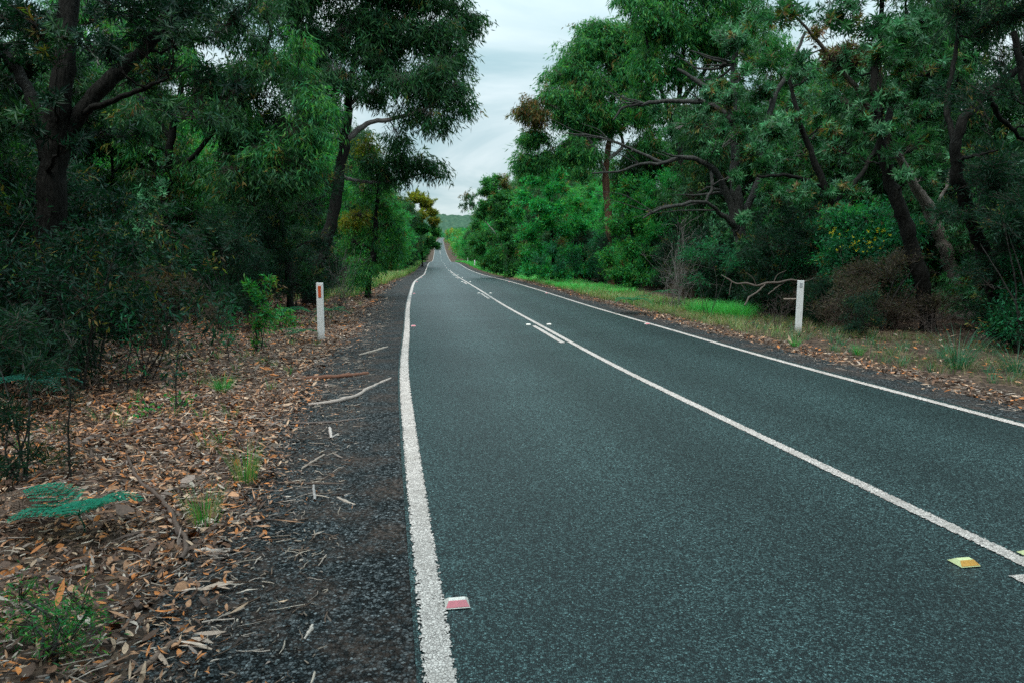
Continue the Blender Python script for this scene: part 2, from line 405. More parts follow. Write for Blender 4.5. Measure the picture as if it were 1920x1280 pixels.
# the gravelly shoulders: ragged outer edges
def ragged(s, base, amp, seed):
    return base + amp * (np.sin(s * 1.9 + seed) * .4 + np.sin(s * .63 + 2 * seed) * .6 + np.sin(s * 5.3 + seed) * .22)
s_sh = np.r_[np.arange(-20, 0, 2), np.arange(0, 40, .15), np.arange(40, 200, 1.5)]
wL = ragged(s_sh, 1.10, .14, 1.0); wR = ragged(s_sh, .62, .10, 4.0)
sheet('left_shoulder', s_sh, -2.66 - wL[:, None] * np.linspace(1, 0, 8)[None], lambda S, T, x, y: .010 + np.clip(side_z(S, T, x, y), -.004, 1), M_GRAV)
sheet('right_shoulder', s_sh, 2.70 + wR[:, None] * np.linspace(0, 1, 7)[None], lambda S, T, x, y: .010 + np.clip(side_z(S, T, x, y), -.004, 1), M_GRAV)
bpy.data.objects['left_shoulder'].name = 'road_shoulder'; bpy.data.objects['right_shoulder'].name = 'road_shoulder'
def stripe(name, s0, s1, t0, w, step=None):
    if step is None:
        ss = s_road[(s_road > s0) & (s_road < s1)]; ss = np.r_[s0, ss, s1]
    else: ss = np.arange(s0, s1 + .001, step)
    ts = t0 + np.linspace(-w / 2, w / 2, 5)
    return ss, ts
def markings():
    mb = MB(); U = []
    def add(s0, s1, t0, w=.125):
        ss, ts = stripe('', s0, s1, t0, w)
        S, T = np.meshgrid(ss, ts, indexing='ij'); p = rc(S, T, .017)
        a, b_ = S.shape; idx = np.arange(a * b_).reshape(a, b_)
        f = np.stack([idx[:-1, :-1], idx[:-1, 1:], idx[1:, 1:], idx[1:, :-1]], -1).reshape(-1, 4)
        mb.add(p.reshape(-1, 3), f); uv = np.stack([(T - t0) / (w / 2), S], -1).reshape(-1, 2)
        U.append(uv[f.ravel()])
    add(-60, 990, -RW, .13); add(-60, 990, RW, .12)
    add(-60, 86, .185, .105); add(300, 990, -.02, .14)
    for k in range(-4, 24):
        s1 = 3.17 + 12.15 * k
        add(s1 - 3, s1, .03, .105)
    me = mb.mesh('road_markings', [M_LINE]); uv = me.uv_layers.new(name='UVMap')
    uv.data.foreach_set('uv', np.concatenate(U).astype(np.float32).ravel())
    return tag(link('road_markings', me), kind='structure')
markings()
def hill():
    xs = np.linspace(-900, 500, 340); ys = np.r_[np.linspace(1020, 2000, 170), np.linspace(2030, 3200, 20)]
    Y, X = np.meshgrid(ys, xs, indexing='ij')
    k = np.clip((Y - 1050) / 800, 0, 1); k = k * k * (3 - 2 * k)
    Z = -6 + 112 * k + 7 * np.sin(X / 130 + 1.0) * k + 4 * np.sin(X / 47) * k - 14 * np.clip((Y - 2000) / 1000, 0, 1)
    r = np.random.default_rng(3).random(Z.shape)
    Z = Z + (3.2 * wob(X, Y, .10) + 2.2 * wob(X, Y, .31) + 3.0 * r)
    a, b_ = Z.shape; idx = np.arange(a * b_).reshape(a, b_)
    f = np.stack([idx[:-1, :-1], idx[:-1, 1:], idx[1:, 1:], idx[1:, :-1]], -1).reshape(-1, 4)
    mb = MB(); mb.add(np.stack([X, Y, Z], -1).reshape(-1, 3), f)
    tag(link('hill', mb.mesh('hill', [M_HILL])), kind='structure')
hill()

# ------------------------------------------------------------------ plants: skeleton + leaf clumps
def pal(*cols): return np.array(cols, float)
PAL = {
 'gum':    pal((0.016, 0.059, 0.021), (0.022, 0.089, 0.030), (0.038, 0.117, 0.035), (0.020, 0.087, 0.043)),
 'gumlit': pal((0.025, 0.127, 0.035), (0.038, 0.196, 0.048), (0.078, 0.239, 0.044), (0.029, 0.175, 0.068)),
 'wattle': pal((0.020, 0.159, 0.035), (0.031, 0.239, 0.050), (0.022, 0.196, 0.064), (0.078, 0.249, 0.038)),
 'bright': pal((.018, .240, .060), (.028, .320, .078), (.022, .270, .100), (.075, .31, .055)),
 'bank':   pal((0.031, 0.127, 0.050), (0.047, 0.191, 0.078), (0.095, 0.239, 0.120), (0.022, 0.122, 0.044)),
 'dark':   pal((.006, .027, .014), (.008, .040, .021), (.012, .052, .025), (.007, .038, .025)),  # greens darkened: the shadow of the deep thicket is put into the leaf colour
 'teal':   pal((0.013, 0.106, 0.048), (0.018, 0.148, 0.068), (0.025, 0.170, 0.080), (0.016, 0.111, 0.040)),
 'olive':  pal((.140, .170, .018), (.200, .200, .020), (.25, .215, .022), (.065, .130, .025)),
 'rust':   pal((.170, .085, .025), (.130, .095, .030), (.075, .095, .030), (.040, .090, .035)),
}
TIP = pal((.16, .17, .035), (.20, .14, .040), (.14, .075, .03), (.10, .19, .04))
def leafcol(r, n, palette, per=None, tips=0.0):
    p = PAL[palette]
    c = p[r.integers(0, len(p), n)] * (0.75 + .5 * r.random((n, 1)))
    if per is not None:
        k = per.max() + 1; tint = .78 + .44 * r.random((k, 1)); hue = 1 + (r.random((k, 3)) - .5) * .22
        c = c * tint[per] * hue[per]
        if tips > 0:
            tw = r.random(k) < tips; m = tw[per]
            c[m] = TIP[r.integers(0, len(TIP), m.sum())] * (0.6 + .6 * r.random((m.sum(), 1)))
    return c
TWK = 4.5
def unit(r, n): return norm(r.normal(size=(n, 3)))
def foliage(mb, r, base, tip, n_per, kind, palette, L, W, tips=.03, seg=1, mat=0):
    """leaves along twigs base->tip (K,3)"""
    K = len(base)
    per = np.repeat(np.arange(K), n_per); n = len(per); dirv = norm(tip - base)[per]
    if kind == 'rosette':
        pos = tip[per] - dirv * (r.random((n, 1)) ** 1.5) * .16
        rad = norm(np.cross(dirv, unit(r, n)))
        d = norm(dirv * (.15 + .7 * r.random((n, 1))) + rad)
        up = dirv + .2 * unit(r, n); bend = .12
    elif kind == 'droop':
        pos = base[per] + (tip - base)[per] * (.25 + .8 * r.random((n, 1))) + r.normal(size=(n, 3)) * .06
        d = norm(.55 * dirv + np.array([0, 0, -.35]) + .62 * unit(r, n)); up = unit(r, n); bend = .1
    elif kind == 'spray':
        pos = base[per] + (tip - base)[per] * (.1 + .95 * r.random((n, 1))) + r.normal(size=(n, 3)) * .04
        d = norm(.8 * dirv + .75 * unit(r, n)); up = unit(r, n); bend = .05
    else:
        pos = base[per] + (tip - base)[per] * (.2 + .85 * r.random((n, 1))) + r.normal(size=(n, 3)) * .07
        d = norm(.35 * dirv + unit(r, n)); up = unit(r, n) * .8 + np.array([0, 0, .8]); bend = .1
    c = leafcol(r, n, palette, per, tips)
    leaves(mb, pos, d, up, L * (.65 + .6 * r.random(n)), W * (.7 + .5 * r.random(n)), c, mat, seg, bend)
def plant(name, label, cat, base, trunks, clumps, kind='droop', palette='gum', L=.14, W=.022, dens=1.0, seed=0, tw=12, n_per=22,
          bark=None, leaf=None, group=None, tips=.03, seg=1, parts=('trunk', 'crown'), twigc=(.05, .04, .035), ns=9, pieces=None, brk=.02, twr=.006, bark2=None):
    """trunks: polylines of (x,y,z,r) relative to world; clumps: (x,y,z,rx,rz[,palette])"""
    r = np.random.default_rng(seed + 11); base = np.asarray(base, float)
    bark = bark or M_BARKD; leaf = leaf or M_GUM
    wood = MB(); crown = MB(); nodes = []
    for tk in trunks:
        q = resample(tk, max(14, 6 * len(tk)))
        jit = r.normal(size=(len(q) - 2, 3)); jit[1:] += jit[:-1] * .6
        q[1:-1, :3] += jit * np.minimum(q[1:-1, 3:4] * .30, .008 + .045 * q[1:-1, 3:4]); q[1:-1, 3] *= 1 + .06 * r.normal(size=len(q) - 2).clip(-1.5, 1.5)
        tubes(wood, q[:, :3], q[:, 3], ns, 1 if (bark2 and len(nodes)) else 0); nodes.append(q)
    nodes = np.concatenate(nodes)
    clumps = sorted(clumps, key=lambda c: min(np.linalg.norm(nodes[:, :3] - np.array(c[:3]), axis=1)))
    TB, TT, PA = [], [], []
    br_c, br_r = [], []
    for c in clumps:
        cc = np.array(c[:3], float); rx, rz = c[3], c[4]; pl = c[5] if len(c) > 5 else palette
        dv = cc - nodes[:, :3]; dist = np.linalg.norm(dv, axis=1)
        cost = dist + 1.2 * np.maximum(0, .25 * dist - dv[:, 2])
        i = int(np.argmin(cost)); p0 = nodes[i, :3]; ln = dist[i]
        r0 = min(nodes[i, 3] * .7, brk * .5 + brk * ln)
        mid = (p0 + cc) / 2 + r.normal(size=3) * ln * .16 + np.array([0, 0, -.06 * ln])
        t_ = np.linspace(0, 1, 9)[:, None]
        cur = (1 - t_)**2 * p0 + 2 * t_ * (1 - t_) * mid + t_**2 * cc
        cur[1:-1] += r.normal(size=(7, 3)) * .03 * ln
        rr = np.linspace(r0, max(.005, r0 * .3), 9)
        br_c.append(cur); br_r.append(rr)
        nodes = np.concatenate([nodes, np.c_[cur[2:], rr[2:]]])
        k = max(6, int(TWK * tw * dens * (rx * rx * rz) ** (1 / 1.6) / .5))
        ns_ = int(4 + 3 * r.random()); sub = unit(r, ns_) * (.15 + .70 * r.random((ns_, 1))); sz = .34 + .42 * r.random(ns_)
        wgt = sz ** 2 / (sz ** 2).sum(); ai = r.choice(ns_, k, p=wgt)
        u = sub[ai] + r.normal(size=(k, 3)) * (sz[ai][:, None] * .62); u[:, 2] *= rz / rx
        tips_ = cc + u * rx
        b0 = cur[r.integers(3, 9, k)]
        # twigs leave from a point between the branch and the clump's outside
        b0 = b0 + (tips_ - b0) * (.15 * r.random((k, 1)))
        TB.append(b0); TT.append(tips_); PA += [pl] * k
    if br_c: tubes(wood, np.array(br_c), np.array(br_r), 5, 1 if bark2 else 0)
    TB = np.concatenate(TB); TT = np.concatenate(TT); PA = np.array(PA)
    m = (TB + TT) / 2 + r.normal(size=TB.shape) * .05; m[:, 2] += .04
    t_ = np.linspace(0, 1, 4)[None, :, None]
    cur = (1 - t_)**2 * TB[:, None] + 2 * t_ * (1 - t_) * m[:, None] + t_**2 * TT[:, None]
    rad = np.broadcast_to(np.linspace(twr, twr * .35, 4)[None], cur.shape[:2])
    tubes(crown, cur, rad, 3, 1, np.array(twigc))
    ln = np.linalg.norm(TT - TB, axis=1, keepdims=True)
    lb = TT - norm(TT - TB) * np.minimum(ln, .55)
    LE = TT
    if kind == 'droop':          # leaves hang in loose strands from the twig tips
        hang = norm(.35 * norm(TT - TB) + .55 * unit(r, len(TT)) + np.array([0, 0, -.75])) * (L * (1.0 + 1.8 * r.random((len(TT), 1))))
        lb = TT - .15 * hang; LE = TT + hang
    for pl in np.unique(PA):
        mk = PA == pl
        foliage(crown, r, lb[mk], LE[mk], n_per, kind, pl, L, W, tips, seg)
    root = empty(name, base, label, cat, group)
    link(parts[0], wood.mesh(parts[0], [bark] + ([bark2] if bark2 else []), base), root)
    link(parts[1], crown.mesh(parts[1], [leaf, M_TWIG], base), root)
    return root
def pxc(Y, lst, flat=.75):
    """clumps from image measurements at depth Y: (px,py,dY,rpx[,palette])"""
    o = []
    for c in lst:
        p = P3(c[0], c[1], Y + c[2]); rr = .87 * c[3] * (Y + c[2]) / FPX
        o.append((*p, rr, rr * flat, *c[4:5]))
    return o
def pxt(Y, lst):
    """trunk polyline from image measurements: (px,py,dY,width_px)"""
    return [(*P3(a[0], a[1], Y + a[2]), a[3] * .37 * (Y + a[2]) / FPX) for a in lst]
def foot(tr):
    p = np.array(tr[0]); return (p[0], p[1], float(gz(p[0], p[1])))
def rooted(Y, lst):
    t = pxt(Y, lst); p = t[0]; z = float(gz(p[0], p[1]))
    return [(p[0], p[1], z - .08, p[3] * 1.35), (p[0], p[1], z + .15, p[3] * 1.08)] + t[1:]

def scatter_clumps(seed, n, Y, x0, x1, y0, y1, dY, r0, r1, pals=None):
    r = np.random.default_rng(seed); o = []
    for i in range(n):
        c = (x0 + (x1 - x0) * r.random(), y0 + (y1 - y0) * r.random(), (r.random() - .5) * 2 * dY, r0 + (r1 - r0) * r.random())
        o.append(c + ((pals[r.integers(0, len(pals))],) if pals else ()))
    return o
# ---- hero trees
HERO_Y = dict(A=9.0, B=22, C=105, D=34, E=20, F=14, G=15.6, Hh=12.5)
def hero_trees():
    # A: the big dark tree at the left
    Y = 9.0
    t1 = rooted(Y, [(85, 620, 0, 74), (92, 470, 0, 66), (98, 300, 0, 62), (118, 150, 0, 52), (125, 20, .2, 44), (150, -150, .4, 30), (170, -330, .5, 16)])
    t2 = pxt(Y, [(100, 300, 0, 40), (150, 215, .1, 38), (205, 150, .2, 34), (270, 90, .4, 28), (345, 10, .7, 22), (420, -110, 1.0, 12)])
    t3 = pxt(Y, [(88, 300, 0, 36), (66, 200, .2, 30), (30, 130, .5, 24), (-30, 60, .8, 15)])
    t4 = pxt(Y, [(150, 215, .1, 16), (230, 180, -.2, 13), (310, 150, -.3, 8)])
    cl = pxc(Y, [(60, 40, .2, 75), (-30, 90, .5, 90), (10, -60, .3, 100), (150, -40, -.4, 90), (250, 30, .3, 62), (330, 20, .5, 60), (300, 130, -.2, 48), (215, 90, .6, 40),
        (400, -60, .6, 90), (270, -110, 0, 110), (120, -180, 0, 120), (-60, -160, 0, 130), (440, -200, .6, 110), (40, 220, .8, 46), (-20, 250, .6, 70), (190, 250, .8, 40),
        (520, -160, .2, 100), (300, -260, -1.2, 150), (120, -330, -1.5, 170), (500, -330, -1.5, 150), (370, 70, .8, 36), (60, 130, .9, 44), (150, 130, 1.0, 30), (20, 20, 1.2, 70), (110, 60, 1.3, 50), (200, 30, 1.2, 50), (240, 140, 1.2, 44), (20, 160, 1.2, 50), (170, 200, 1.3, 40), (320, 200, .6, 44), (270, 60, -.3, 40), (390, 140, .3, 40), (440, 40, .4, 50)] + scatter_clumps(5, 30, Y, -40, 440, -60, 270, 1.3, 26, 44, ['dark', 'gum']) + [(95, 180, -.7, 26), (110, 90, -.7, 30), (70, 250, -.8, 24), (130, 270, -.7, 24)])
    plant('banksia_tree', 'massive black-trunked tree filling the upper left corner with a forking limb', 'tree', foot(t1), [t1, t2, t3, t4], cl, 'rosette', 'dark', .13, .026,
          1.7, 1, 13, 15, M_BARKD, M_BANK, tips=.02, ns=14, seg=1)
    # B: the tall gum at the left of the road gap
    Y = 22.0
    t1 = rooted(Y, [(578, 560, 0, 34), (600, 480, 0, 31), (622, 415, 0, 28), (634, 340, 0, 27), (648, 255, .1, 25), (655, 180, .2, 18), (668, 90, .3, 13), (690, -20, .4, 9), (700, -120, .4, 5)])
    t2 = pxt(Y, [(642, 270, .1, 17), (636, 240, 0, 13), (616, 215, -.2, 11), (594, 198, -.4, 9), (560, 150, -.6, 6)])
    t3 = pxt(Y, [(650, 262, .1, 15), (690, 232, .1, 12), (740, 222, 0, 10), (790, 208, -.2, 8), (850, 170, -.3, 5)])
    t4 = pxt(Y, [(654, 200, .2, 10), (690, 160, .5, 8), (740, 100, .8, 6), (800, 50, 1, 4)])
    t5 = pxt(Y, [(636, 330, 0, 10), (670, 340, .6, 8), (720, 342, 1.0, 7), (770, 332, 1.2, 5), (815, 322, 1.4, 3)])
    cl = pxc(Y, [(850, 160, -.3, 34), (870, 190, -.2, 20), (820, 130, 0, 44), (855, 110, .2, 26), (780, 60, .4, 56), (840, 60, .4, 34), (720, 40, .6, 60), (650, 50, .2, 62), (590, 70, -.4, 60),
        (760, 150, -.4, 46), (705, 110, .2, 50), (640, 130, -.6, 46), (560, 130, -.4, 50), (800, -20, .5, 60), (720, -60, .3, 80), (630, -60, 0, 80), (550, -10, -.3, 70), (870, 30, .8, 26), (888, 32, .8, 15), (860, 5, .8, 20),
        (770, 205, .2, 24), (815, 215, -.4, 22), (838, 218, -.4, 14), (745, 250, .4, 22), (580, 195, -.6, 36), (560, 240, -.4, 34), (700, 175, 1.2, 26),
        (780, 300, 1.2, 26), (815, 312, 1.4, 20), (745, 290, 1.0, 26), (720, 320, 1.0, 20), (760, 325, 1.1, 12), (690, 300, .6, 22), (700, -150, .2, 90), (600, -150, 0, 90), (690, 270, 1.3, 20, 'olive')], .8)
    plant('gum_tree', 'tall gum tree left of the road with drooping dark leaves and pale grey limbs', 'tree', foot(t1), [t1, t2, t3, t4, t5], cl, 'droop', 'gum', .21, .036, 4.2, 2, 15, 13,
          M_BARKD, M_GUM, tips=.02, ns=12, twigc=(.20, .17, .16), bark2=M_BARKG, brk=.026)
    # D: gum on the right of the gap
    Y = 34.0
    t1 = rooted(Y, [(1146, 520, 0, 20), (1142, 420, 0, 19), (1136, 340, 0, 17), (1140, 280, .1, 14), (1150, 210, .2, 11), (1140, 120, .3, 8), (1120, 40, .3, 5)])
    t2 = pxt(Y, [(1138, 330, 0, 10), (1110, 270, -.3, 8), (1070, 220, -.6, 6), (1020, 190, -.8, 4)])
    t3 = pxt(Y, [(1140, 300, 0, 10), (1168, 270, .3, 8), (1160, 240, .5, 6), (1200, 150, .6, 5), (1220, 60, .6, 3)])
    cl = pxc(Y, [(1110, 50, .2, 30), (1090, 90, .2, 36), (1140, 80, .3, 40), (1060, 130, -.2, 36), (1110, 150, -.2, 46), (1170, 130, .4, 46), (1040, 180, -.4, 30), (1075, 215, -.4, 40), (1130, 220, 0, 40),
        (1190, 200, .5, 40), (1000, 205, -.6, 24, 'rust'), (985, 205, -.7, 14, 'rust'), (1000, 250, -.4, 26), (985, 290, -.2, 18), (1020, 290, -.1, 22), (1060, 270, -.2, 26), (975, 300, 0, 12), (1100, 280, -.6, 24), (1210, 80, .6, 40), (1220, 270, .5, 30), (1170, 60, .4, 30)], .8)
    plant('gum_tree', 'gum tree with rusty red trunk right of the sky gap, leaning crown over the verge', 'tree', foot(t1), [t1, t2, t3], cl, 'droop', 'gumlit', .24, .044, 5.0, 3, 15, 13,
          M_BARKR, M_GUM, tips=.05, ns=10, twigc=(.18, .15, .13), bark2=M_BARKG)
    # D2: tall gum behind, top right
    Y = 29.0
    t1 = rooted(Y, [(1300, 520, 0, 18), (1290, 380, 0, 16), (1270, 240, 0, 13), (1280, 100, 0, 10), (1275, -40, 0, 9), (1270, -150, 0, 4)])
    t2 = pxt(Y, [(1272, 250, 0, 12), (1240, 170, -.5, 9), (1215, 90, -.8, 6), (1200, 10, -1, 3)])
    t3 = pxt(Y, [(1276, 190, 0, 12), (1330, 120, .3, 9), (1370, 30, .5, 6), (1400, -60, .5, 3)])
    cl = pxc(Y, [(1215, 20, -1, 44), (1250, 60, -.6, 50), (1220, 110, -.6, 40), (1300, 40, 0, 56), (1350, 80, .3, 50), (1270, 130, 0, 46), (1330, -40, 0, 70), (1250, -50, -.4, 60), (1400, 20, .4, 54), (1410, -60, .4, 60), (1330, 150, .4, 36), (1210, 180, -.4, 34), (1270, 210, .2, 34), (1190, -20, -1, 30)], .8)
    plant('gum_tree', 'gum tree with hanging leaves rising beyond the grey-limbed banksia, cut off by the top edge', 'tree', foot(t1), [t1, t2, t3], cl, 'droop', 'gumlit', .23, .042, 3.0, 4, 15, 13,
          M_BARKD, M_GUM, tips=.06, ns=10)
    # E: gnarled banksia with long grey limbs reaching left
    Y = 20.0
    t1 = rooted(Y, [(1392, 560, 0, 34), (1388, 470, 0, 32), (1384, 400, 0, 28), (1376, 330, 0, 24), (1380, 240, .1, 19), (1362, 190, .2, 16), (1320, 160, .4, 12), (1270, 130, .6, 7)])
    t2 = pxt(Y, [(1384, 440, 0, 24), (1362, 360, -.1, 18), (1335, 315, -.3, 14), (1290, 296, -.5, 11), (1240, 306, -.7, 9), (1200, 309, -.9, 7), (1160, 322, -1.1, 5), (1110, 325, -1.3, 4)])
    t3 = pxt(Y, [(1384, 430, 0, 20), (1345, 395, -.4, 10), (1320, 380, -.7, 8), (1270, 385, -1, 9), (1225, 398, -1.2, 6), (1205, 410, -1.3, 4)])
    t4 = pxt(Y, [(1386, 420, 0, 19), (1420, 340, .3, 16), (1430, 260, .5, 13), (1450, 190, .7, 14), (1480, 130, .8, 10), (1510, 60, .8, 7)])
    t5 = pxt(Y, [(1378, 300, 0, 20), (1375, 200, .3, 20), (1378, 120, .5, 16), (1390, 40, .6, 10)])
    t6 = pxt(Y, [(1240, 305, -.7, 9), (1185, 280, -.6, 7), (1140, 262, -.5, 5), (1060, 250, -.4, 3)])
    t7 = pxt(Y, [(1335, 315, -.3, 8), (1332, 360, -.5, 8), (1320, 385, -.6, 7)])
    t8 = pxt(Y, [(1376, 230, .1, 14), (1330, 195, .3, 12), (1280, 190, .5, 11), (1210, 195, .7, 9), (1165, 205, .8, 6), (1150, 225, .8, 4)])
    br = []
    rr_ = np.random.default_rng(77)
    for base_ in (t2, t3, t6, t8, t5):
        for q in range(6):
            i = rr_.integers(1, len(base_) - 1); a_ = np.array(base_[i]); e_ = a_[:3] + np.array([-.5 - 1.1 * rr_.random(), .5 * rr_.normal(), -.25 + .9 * rr_.random()])
            m_ = (a_[:3] + e_) / 2 + rr_.normal(size=3) * .14
            br.append([tuple(a_[:3]) + (a_[3] * .45,), tuple(m_) + (a_[3] * .3,), tuple(e_) + (.006,)])
    cl = pxc(Y, [(1350, 240, -.3, 26), (1400, 210, .1, 32), (1430, 170, .5, 34), (1460, 240, .3, 34), (1340, 280, -.7, 20), (1410, 290, -.5, 28), (1470, 300, .2, 30), (1440, 360, -.4, 26), (1490, 200, .7, 34), (1520, 270, .6, 34), (1300, 230, .2, 26), (1320, 210, .5, 24),
         (1500, 130, .8, 36), (1370, 60, .6, 34), (1420, 100, .5, 34), (1400, 455, -1.0, 20), (1500, 350, .4, 26), (1350, 160, .2, 26), (1260, 250, .4, 20), (1450, 430, -.6, 22), (1230, 205, .8, 18), (1385, 250, -.9, 24), (1372, 180, -.7, 26), (1380, 330, -1.0, 20), (1400, 130, -.6, 28), (1440, 300, -.8, 26), (1395, 410, -1.1, 18), (1330, 170, -.3, 24), (1375, 80, .1, 34)], .8)
    plant('banksia_tree', 'gnarled banksia with long bare grey limbs reaching left toward the road', 'tree', foot(t1), [t1, t2, t3, t4, t5, t6, t7, t8] + br, cl, 'rosette', 'bank', .165, .036, 2.3, 5, 15, 17,
          M_BARKB, M_BANK, tips=.09, ns=11, twigc=(.15, .14, .13), twr=.010)
    # F: dark leaning trunk behind the right-hand post
    Y = 14.0
    t1 = rooted(Y, [(1742, 565, 0, 38), (1720, 500, 0, 36), (1700, 430, 0, 35), (1672, 350, 0, 32), (1655, 290, 0, 27), (1648, 230, 0, 20), (1640, 150, .2, 18), (1650, 60, .3, 13), (1655, -60, .3, 8)])
    t2 = pxt(Y, [(1652, 270, 0, 18), (1672, 200, .3, 15), (1690, 120, .5, 12), (1700, 20, .6, 8)])
    cl = pxc(Y, [(1560, 190, .1, 44), (1600, 230, -.5, 36), (1640, 180, .2, 40), (1690, 120, .3, 46), (1580, 120, .3, 46), (1640, 60, .3, 56), (1720, 40, .4, 56), (1560, 30, .3, 56), (1700, 200, .4, 36), (1630, -40, .3, 80), (1740, -60, .3, 80), (1740, 260, .5, 36), (1770, 130, .6, 50), (1545, -50, 0, 60), (1560, 270, .2, 28), (1600, 300, .6, 26), (1680, 280, -.4, 22), (1650, 250, -.7, 28), (1660, 190, -.6, 32), (1640, 110, -.6, 36), (1690, 60, -.5, 40), (1700, 330, -.7, 20)], .8)
    plant('banksia_tree', 'thick dark leaning trunk behind the right white post, with yellow-tipped leaf rosettes above', 'tree', foot(t1), [t1, t2], cl, 'rosette', 'bank', .15, .032, 2.1, 6, 14, 16,
          M_BARKD, M_BANK, tips=.08, ns=12)
    # G: paler rough trunk leaning left, dead brown leaves on it
    Y = 15.6
    t1 = rooted(Y, [(1815, 612, 0, 44), (1800, 560, 0, 38), (1785, 510, 0, 35), (1765, 450, 0, 32), (1745, 400, 0, 29), (1716, 345, -.2, 21), (1690, 300, -.4, 18), (1655, 245, -.7, 15), (1620, 190, -1.0, 13), (1585, 140, -1.3, 11), (1545, 90, -1.6, 9), (1500, 40, -1.9, 6), (1450, -20, -2.2, 4)])
    t2 = pxt(Y, [(1745, 400, 0, 10), (1770, 360, .4, 8), (1790, 300, .6, 6)])
    cl = pxc(Y, [(1560, 100, -1.5, 26, 'deadleaf'), (1590, 88, -1.5, 24, 'deadleaf'), (1535, 60, -1.7, 20, 'deadleaf'), (1610, 110, -1.4, 20, 'deadleaf'), (1480, 10, -2.0, 44), (1430, 30, -2.0, 34), (1500, 110, -1.6, 26), (1790, 290, .6, 34), (1730, 330, -.1, 26), (1690, 255, -.8, 24), (1760, 390, .2, 20), (1840, 480, .5, 22)], .8)
    plant('banksia_tree', 'slender rough pale trunk leaning left at the right edge, carrying a brown dead leaf cluster', 'tree', foot(t1), [t1, t2], cl, 'rosette', 'bank', .15, .032, 2.0, 7, 14, 16,
          M_BARKP, M_BANK, tips=.15, ns=12)
    # H: dark tree at the right edge with a limb rising right
    Y = 12.2
    t1 = rooted(Y, [(1868, 600, .8, 36), (1845, 480, .5, 33), (1812, 380, .2, 30), (1792, 290, 0, 27), (1800, 240, 0, 24), (1840, 190, 0, 21), (1890, 145, 0, 17), (1960, 90, 0, 10)])
    t2 = pxt(Y, [(1792, 280, 0, 16), (1775, 200, .3, 13), (1790, 110, .5, 10), (1800, 10, .6, 7), (1810, -100, .6, 4)])
    t3 = pxt(Y, [(1850, 180, 0, 14), (1880, 225, .2, 11), (1930, 270, .3, 7)])
    t4 = pxt(Y, [(1795, 300, 0, 10), (1830, 292, -.4, 8), (1870, 282, -.7, 5)])
    cl = pxc(Y, [(1800, 20, .4, 60), (1870, 40, .2, 60), (1920, 90, 0, 50), (1860, 110, .2, 30), (1930, 10, 0, 70), (1880, -70, 0, 110), (1780, -80, .4, 90), (1960, 200, 0, 60), (1950, -120, -.5, 130), (1900, 330, .4, 50), (1960, 380, .3, 70), (1850, 380, .5, 44), (1920, 470, .5, 56), (1760, 170, .5, 30)], .8)
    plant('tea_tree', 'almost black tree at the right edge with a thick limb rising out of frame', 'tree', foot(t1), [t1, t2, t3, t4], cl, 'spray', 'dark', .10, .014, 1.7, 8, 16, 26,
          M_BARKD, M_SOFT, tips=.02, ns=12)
    # C: yellow-green domed tree at the far left of the road
    Y = 105.0
    t1 = rooted(Y, [(792, 500, 0, 6), (790, 460, 0, 5), (788, 430, 0, 4), (785, 400, 0, 2)])
    cl = pxc(Y, [(780, 372, 0, 18, 'olive'), (800, 382, 0, 17, 'olive'), (765, 385, -.5, 15, 'olive'), (812, 398, 0, 14, 'olive'), (790, 405, -1.5, 17, 'olive'), (770, 410, -.5, 16), (815, 415, -.3, 13, 'olive'), (800, 430, -.5, 16), (818, 435, 0, 13), (780, 440, -.5, 18), (810, 455, 0, 15), (795, 468, -.5, 16), (820, 462, .3, 8)], .75)
    plant('wattle_tree', 'rounded yellow-green crown of a tree on the far left roadside', 'tree', foot(t1), [t1], cl, 'any', 'gumlit', .34, .13, .8, 9, 12, 32, M_BARKD, M_SOFT, tips=.0, ns=6)
    # right far: small crown on a leaning bare stem against the sky
    Y = 75.0
    t1 = rooted(Y, [(950, 500, 0, 5), (930, 440, 0, 3.4), (905, 410, 0, 2.6), (888, 388, 0, 2.0), (878, 372, 0, 1.4)])
    cl = pxc(Y, [(876, 368, 0, 11), (884, 378, 0, 10), (872, 382, 0, 8), (879, 362, .2, 8, 'rust')], .9)
    plant('gum_tree', 'thin leaning pale stem with one small tuft of leaves against the sky', 'tree', foot(t1), [t1], cl, 'droop', 'gum', .26, .07, .7, 10, 12, 20, M_BARKG, M_GUM, tips=.0, ns=6)
